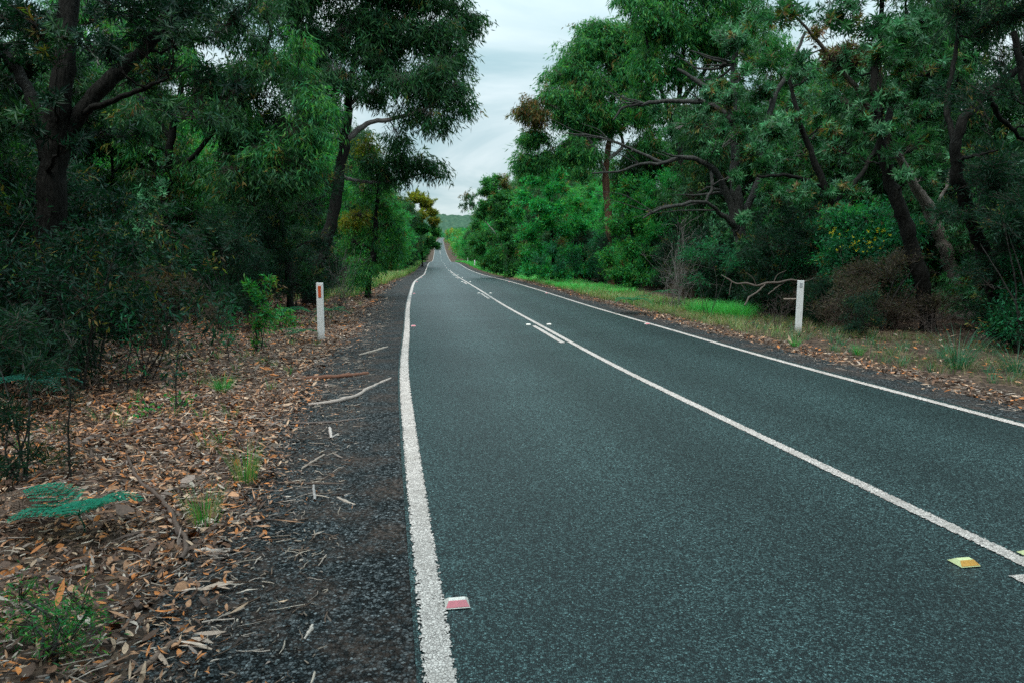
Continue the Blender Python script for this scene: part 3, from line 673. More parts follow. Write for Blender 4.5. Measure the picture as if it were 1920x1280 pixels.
def hero_fill():
    Y = 17.5
    t1 = rooted(Y, [(1590, 560, 0, 24), (1575, 470, 0, 22), (1560, 390, 0, 20), (1530, 310, 0, 16), (1500, 230, 0, 12), (1480, 150, 0, 8)])
    t2 = pxt(Y, [(1560, 390, 0, 14), (1620, 320, .2, 11), (1660, 240, .4, 8)])
    t3 = pxt(Y, [(1545, 350, 0, 12), (1480, 330, -.3, 9), (1420, 330, -.5, 6)])
    plant('banksia_tree', 'banksia with stiff grey-green rosettes and yellow tips between grey-limbed tree and leaning dark trunk', 'tree', foot(t1), [t1, t2, t3],
          pxc(Y, scatter_clumps(1, 40, Y, 1390, 1760, 130, 420, .8, 16, 34), .8), 'rosette', 'bank', .15, .034, 2.4, 21, 14, 17, M_BARKD, M_BANK, tips=.14, ns=9, twigc=(.08, .07, .065))
    Y = 16.0
    t1 = rooted(Y, [(330, 600, 0, 26), (322, 480, 0, 24), (310, 360, 0, 21), (325, 240, 0, 17), (350, 120, .1, 12), (370, 0, .2, 8), (380, -120, .2, 4)])
    t2 = pxt(Y, [(312, 350, 0, 14), (400, 250, .3, 11), (470, 160, .5, 9), (510, 60, .6, 6)])
    t3 = pxt(Y, [(320, 260, 0, 12), (260, 180, .2, 9), (220, 120, .3, 5)])
    plant('gum_tree', 'leafy gum tree between the massive black tree and the tall pale-limbed gum', 'tree', foot(t1), [t1, t2, t3],
          pxc(Y, scatter_clumps(4, 18, Y, 430, 600, 110, 330, 1.2, 24, 44, ['gum', 'gumlit', 'gum']) + scatter_clumps(2, 46, Y, 240, 570, -140, 340, .9, 26, 52, ['gum', 'gum', 'gumlit', 'gum', 'gum', 'gumlit', 'gum']), .8), 'droop', 'gum', .16, .030, 3.4, 22, 14, 13, M_BARKD, M_GUM, tips=.05, ns=9)
    HFILL = scatter_clumps(12, 14, 12.0, 1760, 1920, 100, 420, .5, 24, 44)
    Y = 12.0
    t1 = rooted(Y, [(1990, 640, 0, 40), (1980, 500, 0, 36), (1960, 350, 0, 30), (1930, 200, 0, 22), (1900, 60, 0, 14)])
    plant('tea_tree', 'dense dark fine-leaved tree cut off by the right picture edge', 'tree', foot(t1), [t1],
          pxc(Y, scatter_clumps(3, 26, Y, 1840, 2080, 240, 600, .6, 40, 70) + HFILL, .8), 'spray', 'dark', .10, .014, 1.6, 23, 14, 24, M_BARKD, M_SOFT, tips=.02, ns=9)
def hero_mid():
    Y = 52.0
    t1 = rooted(Y, [(955, 520, 0, 8), (952, 450, 0, 6), (945, 390, 0, 4), (940, 350, 0, 2)])
    plant('wattle_tree', 'dusky green tree with a brownish top, first right of the thin leaning stem', 'tree', foot(t1), [t1],
          pxc(Y, [(912, 340, 0, 16), (930, 335, .2, 14), (945, 345, 0, 18, 'rust'), (925, 365, 0, 20), (905, 360, 0, 11), (955, 372, 0, 22), (900, 400, 0, 17), (930, 400, -.4, 24), (965, 410, 0, 22), (890, 425, 0, 14), (915, 440, -.3, 22), (950, 445, -.3, 24), (900, 465, 0, 16), (930, 480, -.2, 22), (970, 470, 0, 22), (885, 455, 0, 9), (905, 492, -.3, 14), (930, 505, -.4, 18), (960, 505, -.4, 20), (985, 500, -.3, 20), (918, 350, -.3, 22), (945, 365, -.3, 24), (908, 385, -.3, 20), (940, 425, -.5, 24)], .8),
          'any', 'gumlit', .22, .065, 1.2, 31, 14, 26, M_BARKD, M_SOFT, tips=.02, ns=7)
    Y = 40.0
    t1 = rooted(Y, [(1035, 530, 0, 10), (1038, 470, 0, 9), (1030, 400, 0, 7), (1028, 340, 0, 4)])
    plant('wattle_tree', 'bright emerald bushy tree in front of the rusty-trunked gum', 'tree', foot(t1), [t1],
          pxc(Y, [(1020, 325, 0, 20), (1045, 330, .2, 20), (1000, 340, 0, 20), (1060, 350, 0, 18), (1030, 355, -.3, 26), (985, 365, 0, 22), (1005, 385, -.3, 28), (1050, 385, -.3, 26), (1080, 375, 0, 16), (975, 400, 0, 20), (1025, 420, -.4, 28), (990, 440, -.3, 26), (1060, 430, -.2, 28), (1090, 420, 0, 24), (1020, 465, -.3, 28), (985, 480, -.2, 20), (1070, 475, -.2, 26), (990, 505, -.4, 20), (1025, 505, -.5, 26), (1060, 510, -.5, 26), (1095, 505, -.4, 24)], .8),
          'any', 'bright', .20, .055, .95, 32, 14, 26, M_BARKD, M_SOFT, tips=.03, ns=7)
    Y = 30.0
    t1 = rooted(Y, [(1185, 540, 0, 12), (1188, 470, 0, 10), (1180, 400, 0, 8), (1176, 350, 0, 5)])
    plant('wattle_tree', 'fresh green bushy tree right of the rusty trunk, below the long grey limb', 'tree', foot(t1), [t1],
          pxc(Y, [(1175, 345, 0, 22), (1160, 380, 0, 26), (1195, 375, 0, 24), (1180, 410, -.2, 30), (1150, 430, 0, 26), (1210, 430, 0, 30), (1175, 465, -.2, 32), (1220, 480, 0, 28), (1140, 480, 0, 26), (1150, 510, -.4, 26), (1185, 515, -.5, 28), (1225, 515, -.4, 28)], .85),
          'any', 'wattle', .17, .045, .95, 33, 14, 24, M_BARKD, M_SOFT, tips=.03, ns=7)
    Y = 25.0
    t1 = rooted(Y, [(690, 560, 0, 16), (700, 480, 0, 14), (705, 400, 0, 11), (712, 330, 0, 7)])
    plant('wattle_tree', 'loose mid-green tree tucked in behind the tall pale-limbed gum, left of the road', 'tree', foot(t1), [t1],
          pxc(Y, [(700, 300, 0, 26), (730, 340, .3, 22), (680, 350, 0, 30), (715, 385, .2, 26), (665, 400, 0, 30, 'olive'), (700, 430, .2, 30), (735, 420, .4, 22), (660, 455, 0, 30), (710, 475, .2, 28), (750, 460, .5, 20), (690, 500, -.2, 24), (672, 520, -.2, 22)], .85),
          'droop', 'gumlit', .18, .036, 2.6, 34, 14, 13, M_BARKD, M_GUM, tips=.05, ns=7)
    Y = 19.0
    t1 = rooted(Y, [(545, 590, 0, 18), (540, 500, 0, 16), (530, 420, 0, 13), (520, 330, 0, 8)])
    plant('tea_tree', 'dark fine-leaved tree left of the tall gum trunk', 'tree', foot(t1), [t1],
          pxc(Y, scatter_clumps(8, 26, Y, 440, 640, 290, 520, .8, 24, 44, ['dark', 'gum', 'dark', 'gum']), .85), 'spray', 'dark', .13, .018, 1.4, 35, 14, 22, M_BARKD, M_SOFT, tips=.03, ns=7)
def bare_bush(px, py, Y, w, h, n, label, seed, col=(.20, .175, .165), thick=.006):
    r = np.random.default_rng(800 + seed); g = P3(px, py, Y); g[2] = float(gz(g[0], g[1])); mb = MB(); C = []; R = []
    for i in range(n):
        a = r.random() * 6.28; e = np.array([math.cos(a) * w * r.random(), math.sin(a) * w * r.random(), h * (.35 + .65 * r.random())])
        b0 = g + np.array([*(r.normal(size=2) * w * .12), 0]); m = np.array([e[0] * .25, e[1] * .25, e[2] * .6]); t_ = np.linspace(0, 1, 8)[:, None]
        c = (1 - t_)**2 * b0 + 2 * t_ * (1 - t_) * (b0 + m) + t_**2 * (b0 + e); c[1:] += np.cumsum(r.normal(size=(7, 3)) * .03 * h, 0) * .6
        C.append(c); R.append(np.linspace(thick, thick * .3, 8))
        for k in range(5):
            j = r.integers(2, 7); d = norm(c[j] - c[j-1] + unit(r, 1)[0] * .14 * h) * h * (.12 + .25 * r.random()); cc = c[j] + np.linspace(0, 1, 8)[:, None] * d
            cc[1:] += np.cumsum(r.normal(size=(7, 3)) * .02 * h, 0) * .5; C.append(cc); R.append(np.linspace(thick * .5, thick * .2, 8))
    tubes(mb, np.array(C), np.array(R), 4, 0, np.array(col) * (.6 + .7 * r.random((len(C), 1))))
    tag(link('bare_shrub', mb.mesh('bare_shrub', [M_TWIG], g), None, tuple(g)), label, 'shrub')
SHADE_ = 1
PAL['shade'] = pal((.006, .030, .018), (.009, .046, .027), (.012, .070, .042), (.008, .036, .018))  # shrub greens with the shade under the trees painted into them
PAL['deadleaf'] = pal((.20, .13, .095), (.28, .20, .15), (.13, .085, .065), (.24, .16, .11))
hero_trees(); hero_fill(); hero_mid()
bare_bush(1270, 540, 20.5, 1.1, 2.6, 30, 'leafless grey twiggy bush below the long grey limbs of the banksia', 1)
bare_bush(1560, 600, 14.6, .8, .9, 30, 'brown dry twiggy brush right of the plain white post', 2, (.12, .09, .075), .004)
bare_bush(1680, 610, 14.2, 1.0, .9, 34, 'brown leafless brush at the foot of the leaning dark trunk', 3, (.10, .075, .065), .004)
bare_bush(1745, 630, 13.6, .8, .8, 26, 'grey-brown dead brush beside the slender pale trunk', 4, (.13, .105, .095), .004)
bare_bush(640, 560, 20.0, .8, 1.8, 22, 'thin bare grey shrub beside the tall gum trunk, behind the near post', 5, (.16, .14, .13), .005)
bare_bush(1460, 600, 14.6, .6, .9, 18, 'dark spindly leafless bush just left of the plain white post', 6, (.08, .065, .06), .004)

# ---- generic plants, built once and copied along the road
rng2 = np.random.default_rng(42)
def dome(r, n, w, z0, z1, rad, flat=.75, fill=.5):
    o = []
    for i in range(n):
        a = r.random() * 2 * math.pi; k = r.random() ** fill
        f = r.random(); z = z0 + (z1 - z0) * f
        ww = w * math.sqrt(max(.08, 1 - (2 * f - .9) ** 2 * .75))
        rr = rad * (.7 + .6 * r.random())
        o.append((ww * k * math.cos(a), ww * k * math.sin(a), z, rr, rr * flat))
    return o
def proto_tree(seed, h, w, z0, ncl, rad, kind, palette, L, W, dens, n_per, bark, leaf, tips, name, lean=.4, r0=.16, tw=12):
    r = np.random.default_rng(seed)
    lx, ly = (r.random(2) - .5) * 2 * lean
    tr = [(0, 0, -.1, r0 * 1.3), (0, 0, .2, r0), (lx * .2, ly * .2, h * .25, r0 * .8), (lx * .7, ly * .5, h * .5, r0 * .6), (lx, ly, h * .75, r0 * .35), (lx * 1.1, ly * 1.2, h * .93, r0 * .12)]
    lim = []
    for k in range(3):
        a = r.random() * 6.28; zz = h * (.3 + .15 * k)
        q0 = np.array([lx * .4, ly * .3, zz]); e = np.array([math.cos(a) * w * .7, math.sin(a) * w * .7, zz + h * .25])
        m_ = (q0 + e) / 2 + np.array([0, 0, -.1 * w])
        lim.append([(*q0, r0 * .45), (*m_, r0 * .32), (*e, r0 * .12)])
    return plant(name, 'x', 'tree', (0, 0, 0), [tr] + lim, dome(r, ncl, w, z0, h, rad), kind, palette, L, W, dens, seed, tw, n_per, bark, leaf, None, tips, ns=8)
def proto_shrub(seed, h, w, ncl, rad, kind, palette, L, W, dens, n_per, leaf, tips, name, tw=12, z0=.15, seg=1):
    r = np.random.default_rng(seed); stems = []
    for k in range(6):
        a = r.random() * 6.28; e = np.array([math.cos(a), math.sin(a)]) * w * (.3 + .5 * r.random()); zz = h * (.5 + .4 * r.random())
        b0 = (r.random(2) - .5) * .3
        stems.append([(b0[0], b0[1], -.05, .018), (b0[0] + e[0] * .3, b0[1] + e[1] * .3, zz * .45, .014), (b0[0] + e[0], b0[1] + e[1], zz, .006)])
    return plant(name, 'x', 'shrub', (0, 0, 0), stems, dome(r, ncl, w, h * z0, h, rad, .8, .6), kind, palette, L, W, dens, seed, tw, n_per, M_BARKB, leaf, None, tips, ns=5, parts=('stem', 'foliage'), brk=.008, twr=.004, seg=seg)
PT = {
 'gumA': lambda: proto_tree(101, 10.0, 2.6, 3.6, 30, .85, 'droop', 'gum', .24, .046, 1.6, 13, M_BARKD, M_GUM, .03, 'gum_tree'),
 'gumB': lambda: proto_tree(102, 11.0, 2.3, 4.2, 28, .85, 'droop', 'gumlit', .24, .046, 1.5, 13, M_BARKG, M_GUM, .05, 'gum_tree', .7),
 'bushA': lambda: proto_tree(103, 6.5, 2.1, .7, 42, .75, 'any', 'wattle', .16, .045, .7, 26, M_BARKD, M_SOFT, .03, 'wattle_tree', .3, .09),
 'bushB': lambda: proto_tree(104, 7.5, 2.3, .9, 44, .8, 'droop', 'gum', .20, .045, 1.4, 14, M_BARKB, M_GUM, .05, 'wattle_tree', .5, .10),
 'bushC': lambda: proto_tree(105, 5.5, 2.0, .5, 40, .75, 'spray', 'bright', .15, .03, .8, 28, M_BARKD, M_SOFT, .04, 'wattle_tree', .3, .08),
 'shrA': lambda: proto_shrub(201, 2.0, 1.0, 22, .42, 'any', 'teal', .10, .03, 1.5, 18, M_SOFT, .04, 'leafy_shrub'),
 'shrB': lambda: proto_shrub(202, 2.4, 1.1, 24, .45, 'spray', 'dark', .10, .016, 1.6, 24, M_SOFT, .02, 'tea_tree_shrub'),
 'shrC': lambda: proto_shrub(203, 1.5, .95, 20, .38, 'spray', 'bright', .09, .018, 1.5, 22, M_SOFT, .03, 'leafy_shrub'),
 'shrD': lambda: proto_shrub(204, 2.8, 1.2, 26, .5, 'rosette', 'bank', .12, .03, 1.5, 12, M_BANK, .08, 'banksia_shrub'),
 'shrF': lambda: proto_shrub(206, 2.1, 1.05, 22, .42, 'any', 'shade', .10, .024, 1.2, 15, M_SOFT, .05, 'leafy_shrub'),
 'shrE': lambda: proto_shrub(205, 1.3, .9, 18, .36, 'spray', 'heath', .08, .012, 1.6, 20, M_SOFT, .0, 'heath_shrub'),
}
PAL['heath'] = pal((.055, .042, .032), (.085, .066, .05), (.04, .05, .03), (.10, .075, .055))
DESC = {
 'gumA': ('dark drooping-leaved gum tree', 'tree'), 'gumB': ('open pale-trunked gum tree', 'tree'),
 'bushA': ('bushy mid-green tree, leafy almost to the ground', 'tree'), 'bushB': ('dense dusky green bushy tree', 'tree'), 'bushC': ('dense bright emerald small tree', 'tree'),
 'shrA': ('broad-leaved blue-green shrub', 'shrub'), 'shrB': ('dark fine-leaved shrub', 'shrub'), 'shrC': ('low bright green feathery shrub', 'shrub'),
 'shrD': ('grey-green rosette-leaved shrub', 'shrub'), 'shrF': ('dark glossy-leaved shrub', 'shrub'),
 'shrE': ('low brownish wiry shrub', 'shrub'),
}
LANDMARKS = [(95, 9, 'the massive black tree'), (330, 16, 'the leafy left gum'), (602, 12.5, 'the near reflector post'), (490, 11, 'the yellow-tipped slim shrub'), (610, 22, 'the tall pale-limbed gum'),
    (747, 74, 'the small distant left post'), (790, 105, 'the yellow-green dome tree'), (940, 52, 'the thin leaning stem'), (1035, 40, 'the emerald bushy tree'),
    (1146, 34, 'the rusty-trunked gum'), (1392, 20, 'the grey-limbed banksia'), (1497, 14, 'the plain white post'), (1620, 16.5, 'the yellow-flowered bush'), (1735, 14, 'the dark leaning trunk'), (1815, 15.6, 'the slender pale trunk'), (1905, 12, 'the right-edge tussock'),
    (1280, 29, 'the hanging-leaved right gum'), (700, 27, 'the pale long left grass')]
PROTO = {}; used = set()
HIDE = []
def put(kind, x, y, sc_=1.0, zs=1.0, label=None, group=None, rz=None):
    if kind not in PROTO: PROTO[kind] = PT[kind]()
    z = float(gz(x, y)); rz = rng2.random() * 6.28 if rz is None else rz
    px = 960 + FPX * x / max(y, .1)
    if (1640 < px < 1880 and y < 15.8 and kind != 'shrE') or (1745 < px < 1860 and y < 15.6): return None      # keeps the leaning trunks by the right verge in the open
    s, t = st(x, y); side = 'left' if t < 0 else 'right'
    d, cat = DESC[kind]; d = d.split(',')[0]
    zone = 'close by' if s < 18 else ('at middle distance' if s < 55 else 'far along')
    ps = 960 + FPX * x / max(y, .1)
    if y < 1.0 or ps < -250 or ps > 2170: lab = f'{d} {side} of the viewer, outside the picture, over the near road'
    else:
        far = s > 60; lm = min(LANDMARKS, key=lambda q: abs(q[0] - ps) + 3.0 * abs(q[1] - y) * min(1, 22 / y)); dp = ps - lm[0]
        if abs(dp) < 45: rel = ('in front of ' if y < lm[1] - .8 else ('behind ' if y > lm[1] + .8 else 'beside ')) + lm[2]
        else: rel = ('right of ' if dp > 0 else 'left of ') + lm[2] + (', nearer' if y < lm[1] - 2 else (', farther off' if y > lm[1] + 2 else ''))
        lab = label or (f'{d} in the far roadside bush on the {side}' if far else f'{d} {rel}')
    grp = group or f'{d}s in the bush {side} of the road'
    if label and not group: grp = None
    if kind not in used:
        used.add(kind); o = PROTO[kind]; o.location = (x, y, z); o.rotation_euler = (0, 0, rz); o.scale = (sc_, sc_, sc_ * zs); o['label'] = lab
        if grp: o['group'] = grp
    else:
        o = copy_tree(PROTO[kind], (x, y, z), rz, (sc_, sc_, sc_ * zs), lab, grp)
        if not grp and 'group' in o: del o['group']
    return o
def putst(kind, s, t, *a, **k):
    p = rc(s, t); return put(kind, float(p[0]), float(p[1]), *a, **k)
def forest():
    r = rng2
    for s in np.arange(9, 24, 1.5):
        putst(r.choice(['shrB', 'shrA', 'shrB', 'shrD']), s + r.random(), 7.6 + 1.6 * r.random(), 1.0 + .4 * r.random())
        putst(r.choice(['shrE', 'shrE', 'shrB']), s + r.random(), 6.2 + .8 * r.random(), .7 + .35 * r.random())
    for s, t, k_ in ((12.4, 5.6, 'shrF'), (13.0, 6.4, 'shrB'), (14.6, 6.0, 'shrB'), (11.6, 6.5, 'shrB'), (15.2, 6.6, 'shrF'), (10.4, 6.2, 'shrE'), (9.6, 6.7, 'shrB'), (12.0, 7.2, 'shrF')):
        putst(k_, s, t, .36 + .2 * r.random())
    for s in np.arange(24, 62, 2.0):
        putst(r.choice(['shrC', 'shrA', 'bushC', 'shrB']), s + r.random(), 7.6 + 1.0 * r.random(), (.9 if s < 30 else 1.2) * (.7 + .4 * r.random()))
    for s in np.arange(6, 28, 2.2):
        putst(r.choice(['bushB', 'bushB', 'bushC', 'bushA']), s + r.random(), 11.3 + 2.2 * r.random(), .55 + .3 * r.random())
    # left side
    for s in np.arange(8, 60, 2.1):        # front shrubs
        putst(r.choice(['shrB', 'shrF', 'shrB', 'shrF', 'shrE', 'shrA' if s > 18 else 'shrF']), s + r.random(), -(5.7 + 1.0 * r.random()) - (.5 if s < 14 else 0), .8 + .45 * r.random())
    for s in np.arange(4, 40, 2.6):
        putst(r.choice(['shrB', 'shrB', 'shrD', 'shrF']), s + r.random(), -(8.0 + 1.4 * r.random()), 1.1 + .4 * r.random())
    for s in np.arange(3, 46, 3.3):
        putst(r.choice(['bushB', 'bushA', 'bushB']), s + 1.5 * r.random(), -(9.6 + 2 * r.random()), .6 + .3 * r.random())
    for s in np.arange(6, 60, 5.2):
        putst(r.choice(['gumA', 'gumB', 'bushB', 'gumB']), s + 1.5 * r.random(), -(13.5 + 4 * r.random()), .85 + .3 * r.random())
    for s in np.arange(8, 60, 4):
        putst(r.choice(['bushB', 'bushA']), s + 2 * r.random(), -(20 + 6 * r.random()), .75 + .25 * r.random())
    for s in np.arange(28, 62, 4.0):
        putst(r.choice(['bushB', 'bushA', 'gumA']), s + 2 * r.random(), -(7.4 + 1.0 * r.random()), .8 + .25 * r.random())
    for s in np.arange(62, 200, 4.2):
        putst(r.choice(['bushA', 'bushB', 'bushC', 'bushB']), s + 2 * r.random(), -(5.9 + 1.2 * r.random()), .95 + .3 * r.random())
        putst(r.choice(['gumA', 'gumB', 'bushB']), s + 2 * r.random(), -(9.5 + 3 * r.random()), 1.0 + .3 * r.random())
    # unseen trees added beside and behind the viewer to shade the near road
    for kk, s, t, sc_ in (('gumA', -1.0, -6.0, 1.25), ('gumB', -5.5, -4.6, 1.3), ('gumA', -4.0, 5.4, 1.35), ('gumA', -9.5, -4.4, 1.35), ('gumB', -9.0, 4.6, 1.35), ('gumA', .5, 7.4, 1.2), ('gumA', -14, -4.0, 1.4), ('gumA', -14, 4.4, 1.4), ('bushB', -3, -8, 1.0), ('bushB', -3, 9, 1.0), ('gumA', -7, 0.2 - 6.4, 1.5)):
        putst(kk, s, t, sc_)
    for kk, s, t, sc_ in (('gumA', 19, 12.6, .95), ('bushB', 23, 12.2, .95), ('gumB', 25, 15.5, .8), ('bushA', 17.5, 15.0, 1.0), ('gumB', 31, 13.5, .95), ('bushB', 28, 18, 1.0), ('gumA', 36, 17, 1.0), ('bushB', 13.5, 13.0, .85), ('gumA', 12.5, 16, .85), ('bushB', 9.5, 12.6, .9), ('gumA', 34, 12, .9)):
        putst(kk, s, t, sc_)
    # right side
    for s in np.arange(10, 62, 1.6):
        putst(r.choice(['shrA', 'shrC', 'shrB', 'shrF', 'shrA'] + (['shrE'] if s < 26 else [])), s + r.random(), 6.6 + 1.2 * r.random(), .75 + .4 * r.random())
    for s in np.arange(8, 48, 2.8):
        putst(r.choice(['shrA', 'shrB', 'shrC', 'shrD']), s + r.random(), 8.6 + 1.5 * r.random(), 1.1 + .4 * r.random())
    for s in np.arange(24, 62, 3.2):
        putst(r.choice(['bushC', 'bushA', 'bushB', 'bushC']), s + 1.5 * r.random(), 8.4 + 2 * r.random(), .75 + .3 * r.random())
    for s in np.arange(30, 60, 7.5):
        putst(r.choice(['gumB', 'bushA', 'gumB']), s + 1.5 * r.random(), 14.5 + 4 * r.random(), .7 + .3 * r.random())
    for s in np.arange(5, 60, 6.5):
        putst(r.choice(['bushB', 'bushA', 'bushC']), s + 2 * r.random(), 19 + 6 * r.random(), .6 + .25 * r.random())
    for s in np.arange(62, 200, 4.2):
        putst(r.choice(['bushC', 'bushA', 'bushC', 'bushB']), s + 2 * r.random(), 6.9 + 1.3 * r.random(), .95 + .3 * r.random())
        putst(r.choice(['gumA', 'gumB', 'bushA']), s + 2 * r.random(), 10.5 + 3 * r.random(), .95 + .25 * r.random())
forest()
def far_wood():
    r = np.random.default_rng(5); mb = MB(); P = []; R = []; C = []
    for s in np.arange(200, 960, 5.5):
        for side in (-1, 1):
            for row in range(4):
                t = side * (7.0 + row * 6.5 + 3.5 * r.random()); p = rc(s + 4 * r.random(), t)
                h = 5.5 + 4 * r.random() + row * .6; n = 9
                col = PAL[r.choice(['wattle', 'gum', 'gumlit', 'bright', 'olive', 'gumlit'])][r.integers(0, 4)]
                for k in range(n):
                    f = (k + .5) / n
                    P.append(p + np.array([*(r.normal(size=2) * 1.5 * math.sqrt(max(.15, 1 - (2 * f - .9)**2))), .6 + h * f])); R.append(1.1 + .5 * r.random()); C.append(col * (.8 + .4 * r.random()))
    P = np.array(P); R = np.array(R); C = np.array(C); n_per = 30
    per = np.repeat(np.arange(len(P)), n_per); n = len(per)
    u = unit(r, n); pos = P[per] + u * R[per][:, None] * (r.random((n, 1)) ** .4)
    leaves(mb, pos, unit(r, n), unit(r, n) + np.array([0, 0, .8]), .75 * (.6 + .7 * r.random(n)), .42, C[per] * (.8 + .4 * r.random((n, 1))))
    o = link('distant_wood', mb.mesh('distant_wood', [M_SOFT]))
    tag(o, 'distant green woodland lining the road as it climbs to the hill', 'woodland', kind='stuff')
far_wood()

# ------------------------------------------------------------------ roadside furniture
def guide_post(px, top, bot, Y, h, refl, label, w=.105, lean=0.0):
    g = P3(px, bot, Y); x, y = g[0], g[1]; z = float(gz(x, y)) - .02
    root = empty('guide_post', (x, y, z), label, 'guide post', 'white roadside guide posts')
    a = math.atan2(fX(y, True), 1.0); root.rotation_euler = (0, lean, 0)
    mb = MB(); d = .028; fl = .022
    # a flat front with two swept side flanges
    prof = [(-w/2, 0), (w/2, 0), (w/2, .045), (w/2 - .012, .045), (w/2 - .018, .014), (-w/2 + .018, .014), (-w/2 + .012, .045), (-w/2, .045)]
    zs = [0.0, h - .012, h]; ins = [0, 0, .006]; V = []
    for zz, k in zip(zs, ins):
        for (a_, b_) in prof: V.append((a_ * (1 - 2 * k / w), b_ + k * .4, zz))
    V = np.array(V); n = 8; F = []
    for j in range(2):
        for i in range(n): F.append((j*n+i, j*n+(i+1) % n, (j+1)*n+(i+1) % n, (j+1)*n+i))
    tt = 2 * n; F += [(tt, tt+1, tt+4, tt+5), (tt+1, tt+2, tt+3, tt+4), (tt+5, tt+6, tt+7, tt)]
    mb.add(V, F); link('post', mb.mesh('post', [M_POST]), root)
    if refl == 'red':
        mr = MB(); box(mr, (-.024, -.008, h - .255), (.024, -.0005, h - .055)); link('reflector', mr.mesh('reflector', [M_RED]), root)
    elif refl == 'grey':
        mr = MB(); box(mr, (-.030, -.006, h - .13), (.026, -.0005, h - .045)); link('plate', mr.mesh('plate', [M_POSTG]), root)
    return root
guide_post(602, 531, 643, 12.55, 1.04, 'red', 'near white guide post with a red reflector, standing in dry leaves on the left', .112)
guide_post(1497, 528, 628, 13.9, 1.03, 'grey', 'plain white guide post on the right verge in front of the bush', .115, .01)
guide_post(747, 496, 512, 74, .97, 'red', 'small distant white post with a red reflector on the left grassy verge', .16, .02)
guide_post(890, 489, 501, 108, .98, None, 'distant white post on the right grass, nearer one of the far pair', .17)
guide_post(877, 482, 491, 160, 1.05, None, 'tiny farthest white post on the right grass before the climb', .19)

def marker(s, t, body, face, label, group):
    p = rc(s, t, .0165); nx, ny = normal2(np.array(s)); ang = math.atan2(float(ny), float(nx))
    root = empty('road_marker', tuple(p), label, 'road marker', group); root.rotation_euler = (0, 0, ang)
    w, l, h = .051, .046, .022
    mb = MB(); V = [(-w, -l, 0), (w, -l, 0), (w, l, 0), (-w, l, 0), (-w*.68, -l*.28, h), (w*.68, -l*.28, h), (w*.68, l*.28, h), (-w*.68, l*.28, h)]
    mb.add(V, [(0,3,2,1),(4,5,6,7),(0,1,5,4),(1,2,6,5),(2,3,7,6),(3,0,4,7)])
    link('body', mb.mesh('body', [body]), root)
    mf = MB(); e = .0015
    lo = np.array([-w*.93, -l*.97 , .0012]); 
    def lerp(a, b, k): return tuple(np.array(a) * (1 - k) + np.array(b) * k)
    q = [lerp(V[0], V[4], .12), lerp(V[1], V[5], .12), lerp(V[1], V[5], .93), lerp(V[0], V[4], .93)]
    nrm_ = norm(np.cross(np.array(q[1]) - q[0], np.array(q[3]) - q[0]))
    qq = [np.array(a) + nrm_ * e for a in q] ; q2 = [np.array(a) - nrm_ * .002 for a in q]
    mf.add(np.array(q2 + qq), [(0,3,2,1),(4,5,6,7),(0,1,5,4),(1,2,6,5),(2,3,7,6),(3,0,4,7)])
    link('reflector', mf.mesh('reflector', [face]), root)
p = G3(857, 1150); s_, t_ = st(p[0], p[1])
marker(float(s_), float(t_), M_RPM_W, M_RPM_R, 'nearest red raised marker beside the left white edge line', 'red markers on the left edge line')
p = G3(1806, 1072); s_, t_ = st(p[0], p[1]); s1, t1 = float(s_), float(t_)
marker(s1, t1, M_RPM_Y, M_RPM_O, 'nearest amber raised marker left of the solid centre line', 'markers along the centre line')
p = G3(1936, 1056); s_, t_ = st(p[0], p[1])
marker(float(s_), float(t_), M_RPM_Y, M_RPM_O, 'amber raised marker cut by the right picture edge, beyond the solid centre line', 'markers along the centre line')
ordn = ['second', 'third', 'fourth', 'fifth', 'sixth']
for k in range(1, 6):
    s = 15.55 + 12.15 * (k - 1)
    marker(s, -RW + .13, M_RPM_W, M_RPM_R, f'{ordn[k-1]} red raised marker along the left edge line, counting away from the viewer', 'red markers on the left edge line')
    marker(s, -.05, M_RPM_W, M_RPM_W, f'pale raised marker at the far end of the {ordn[k-1]} centre dash, on its left', 'markers along the centre line')
    marker(s, .40, M_RPM_W, M_RPM_W, f'pale raised marker right of the solid centre line, level with the {ordn[k-1]} dash', 'markers along the centre line')
    marker(s - .2, RW - .10, M_RPM_W, M_RPM_R, f'{ordn[k-1]} raised marker touching the right edge line, counting from the near end', 'markers on the right edge line')

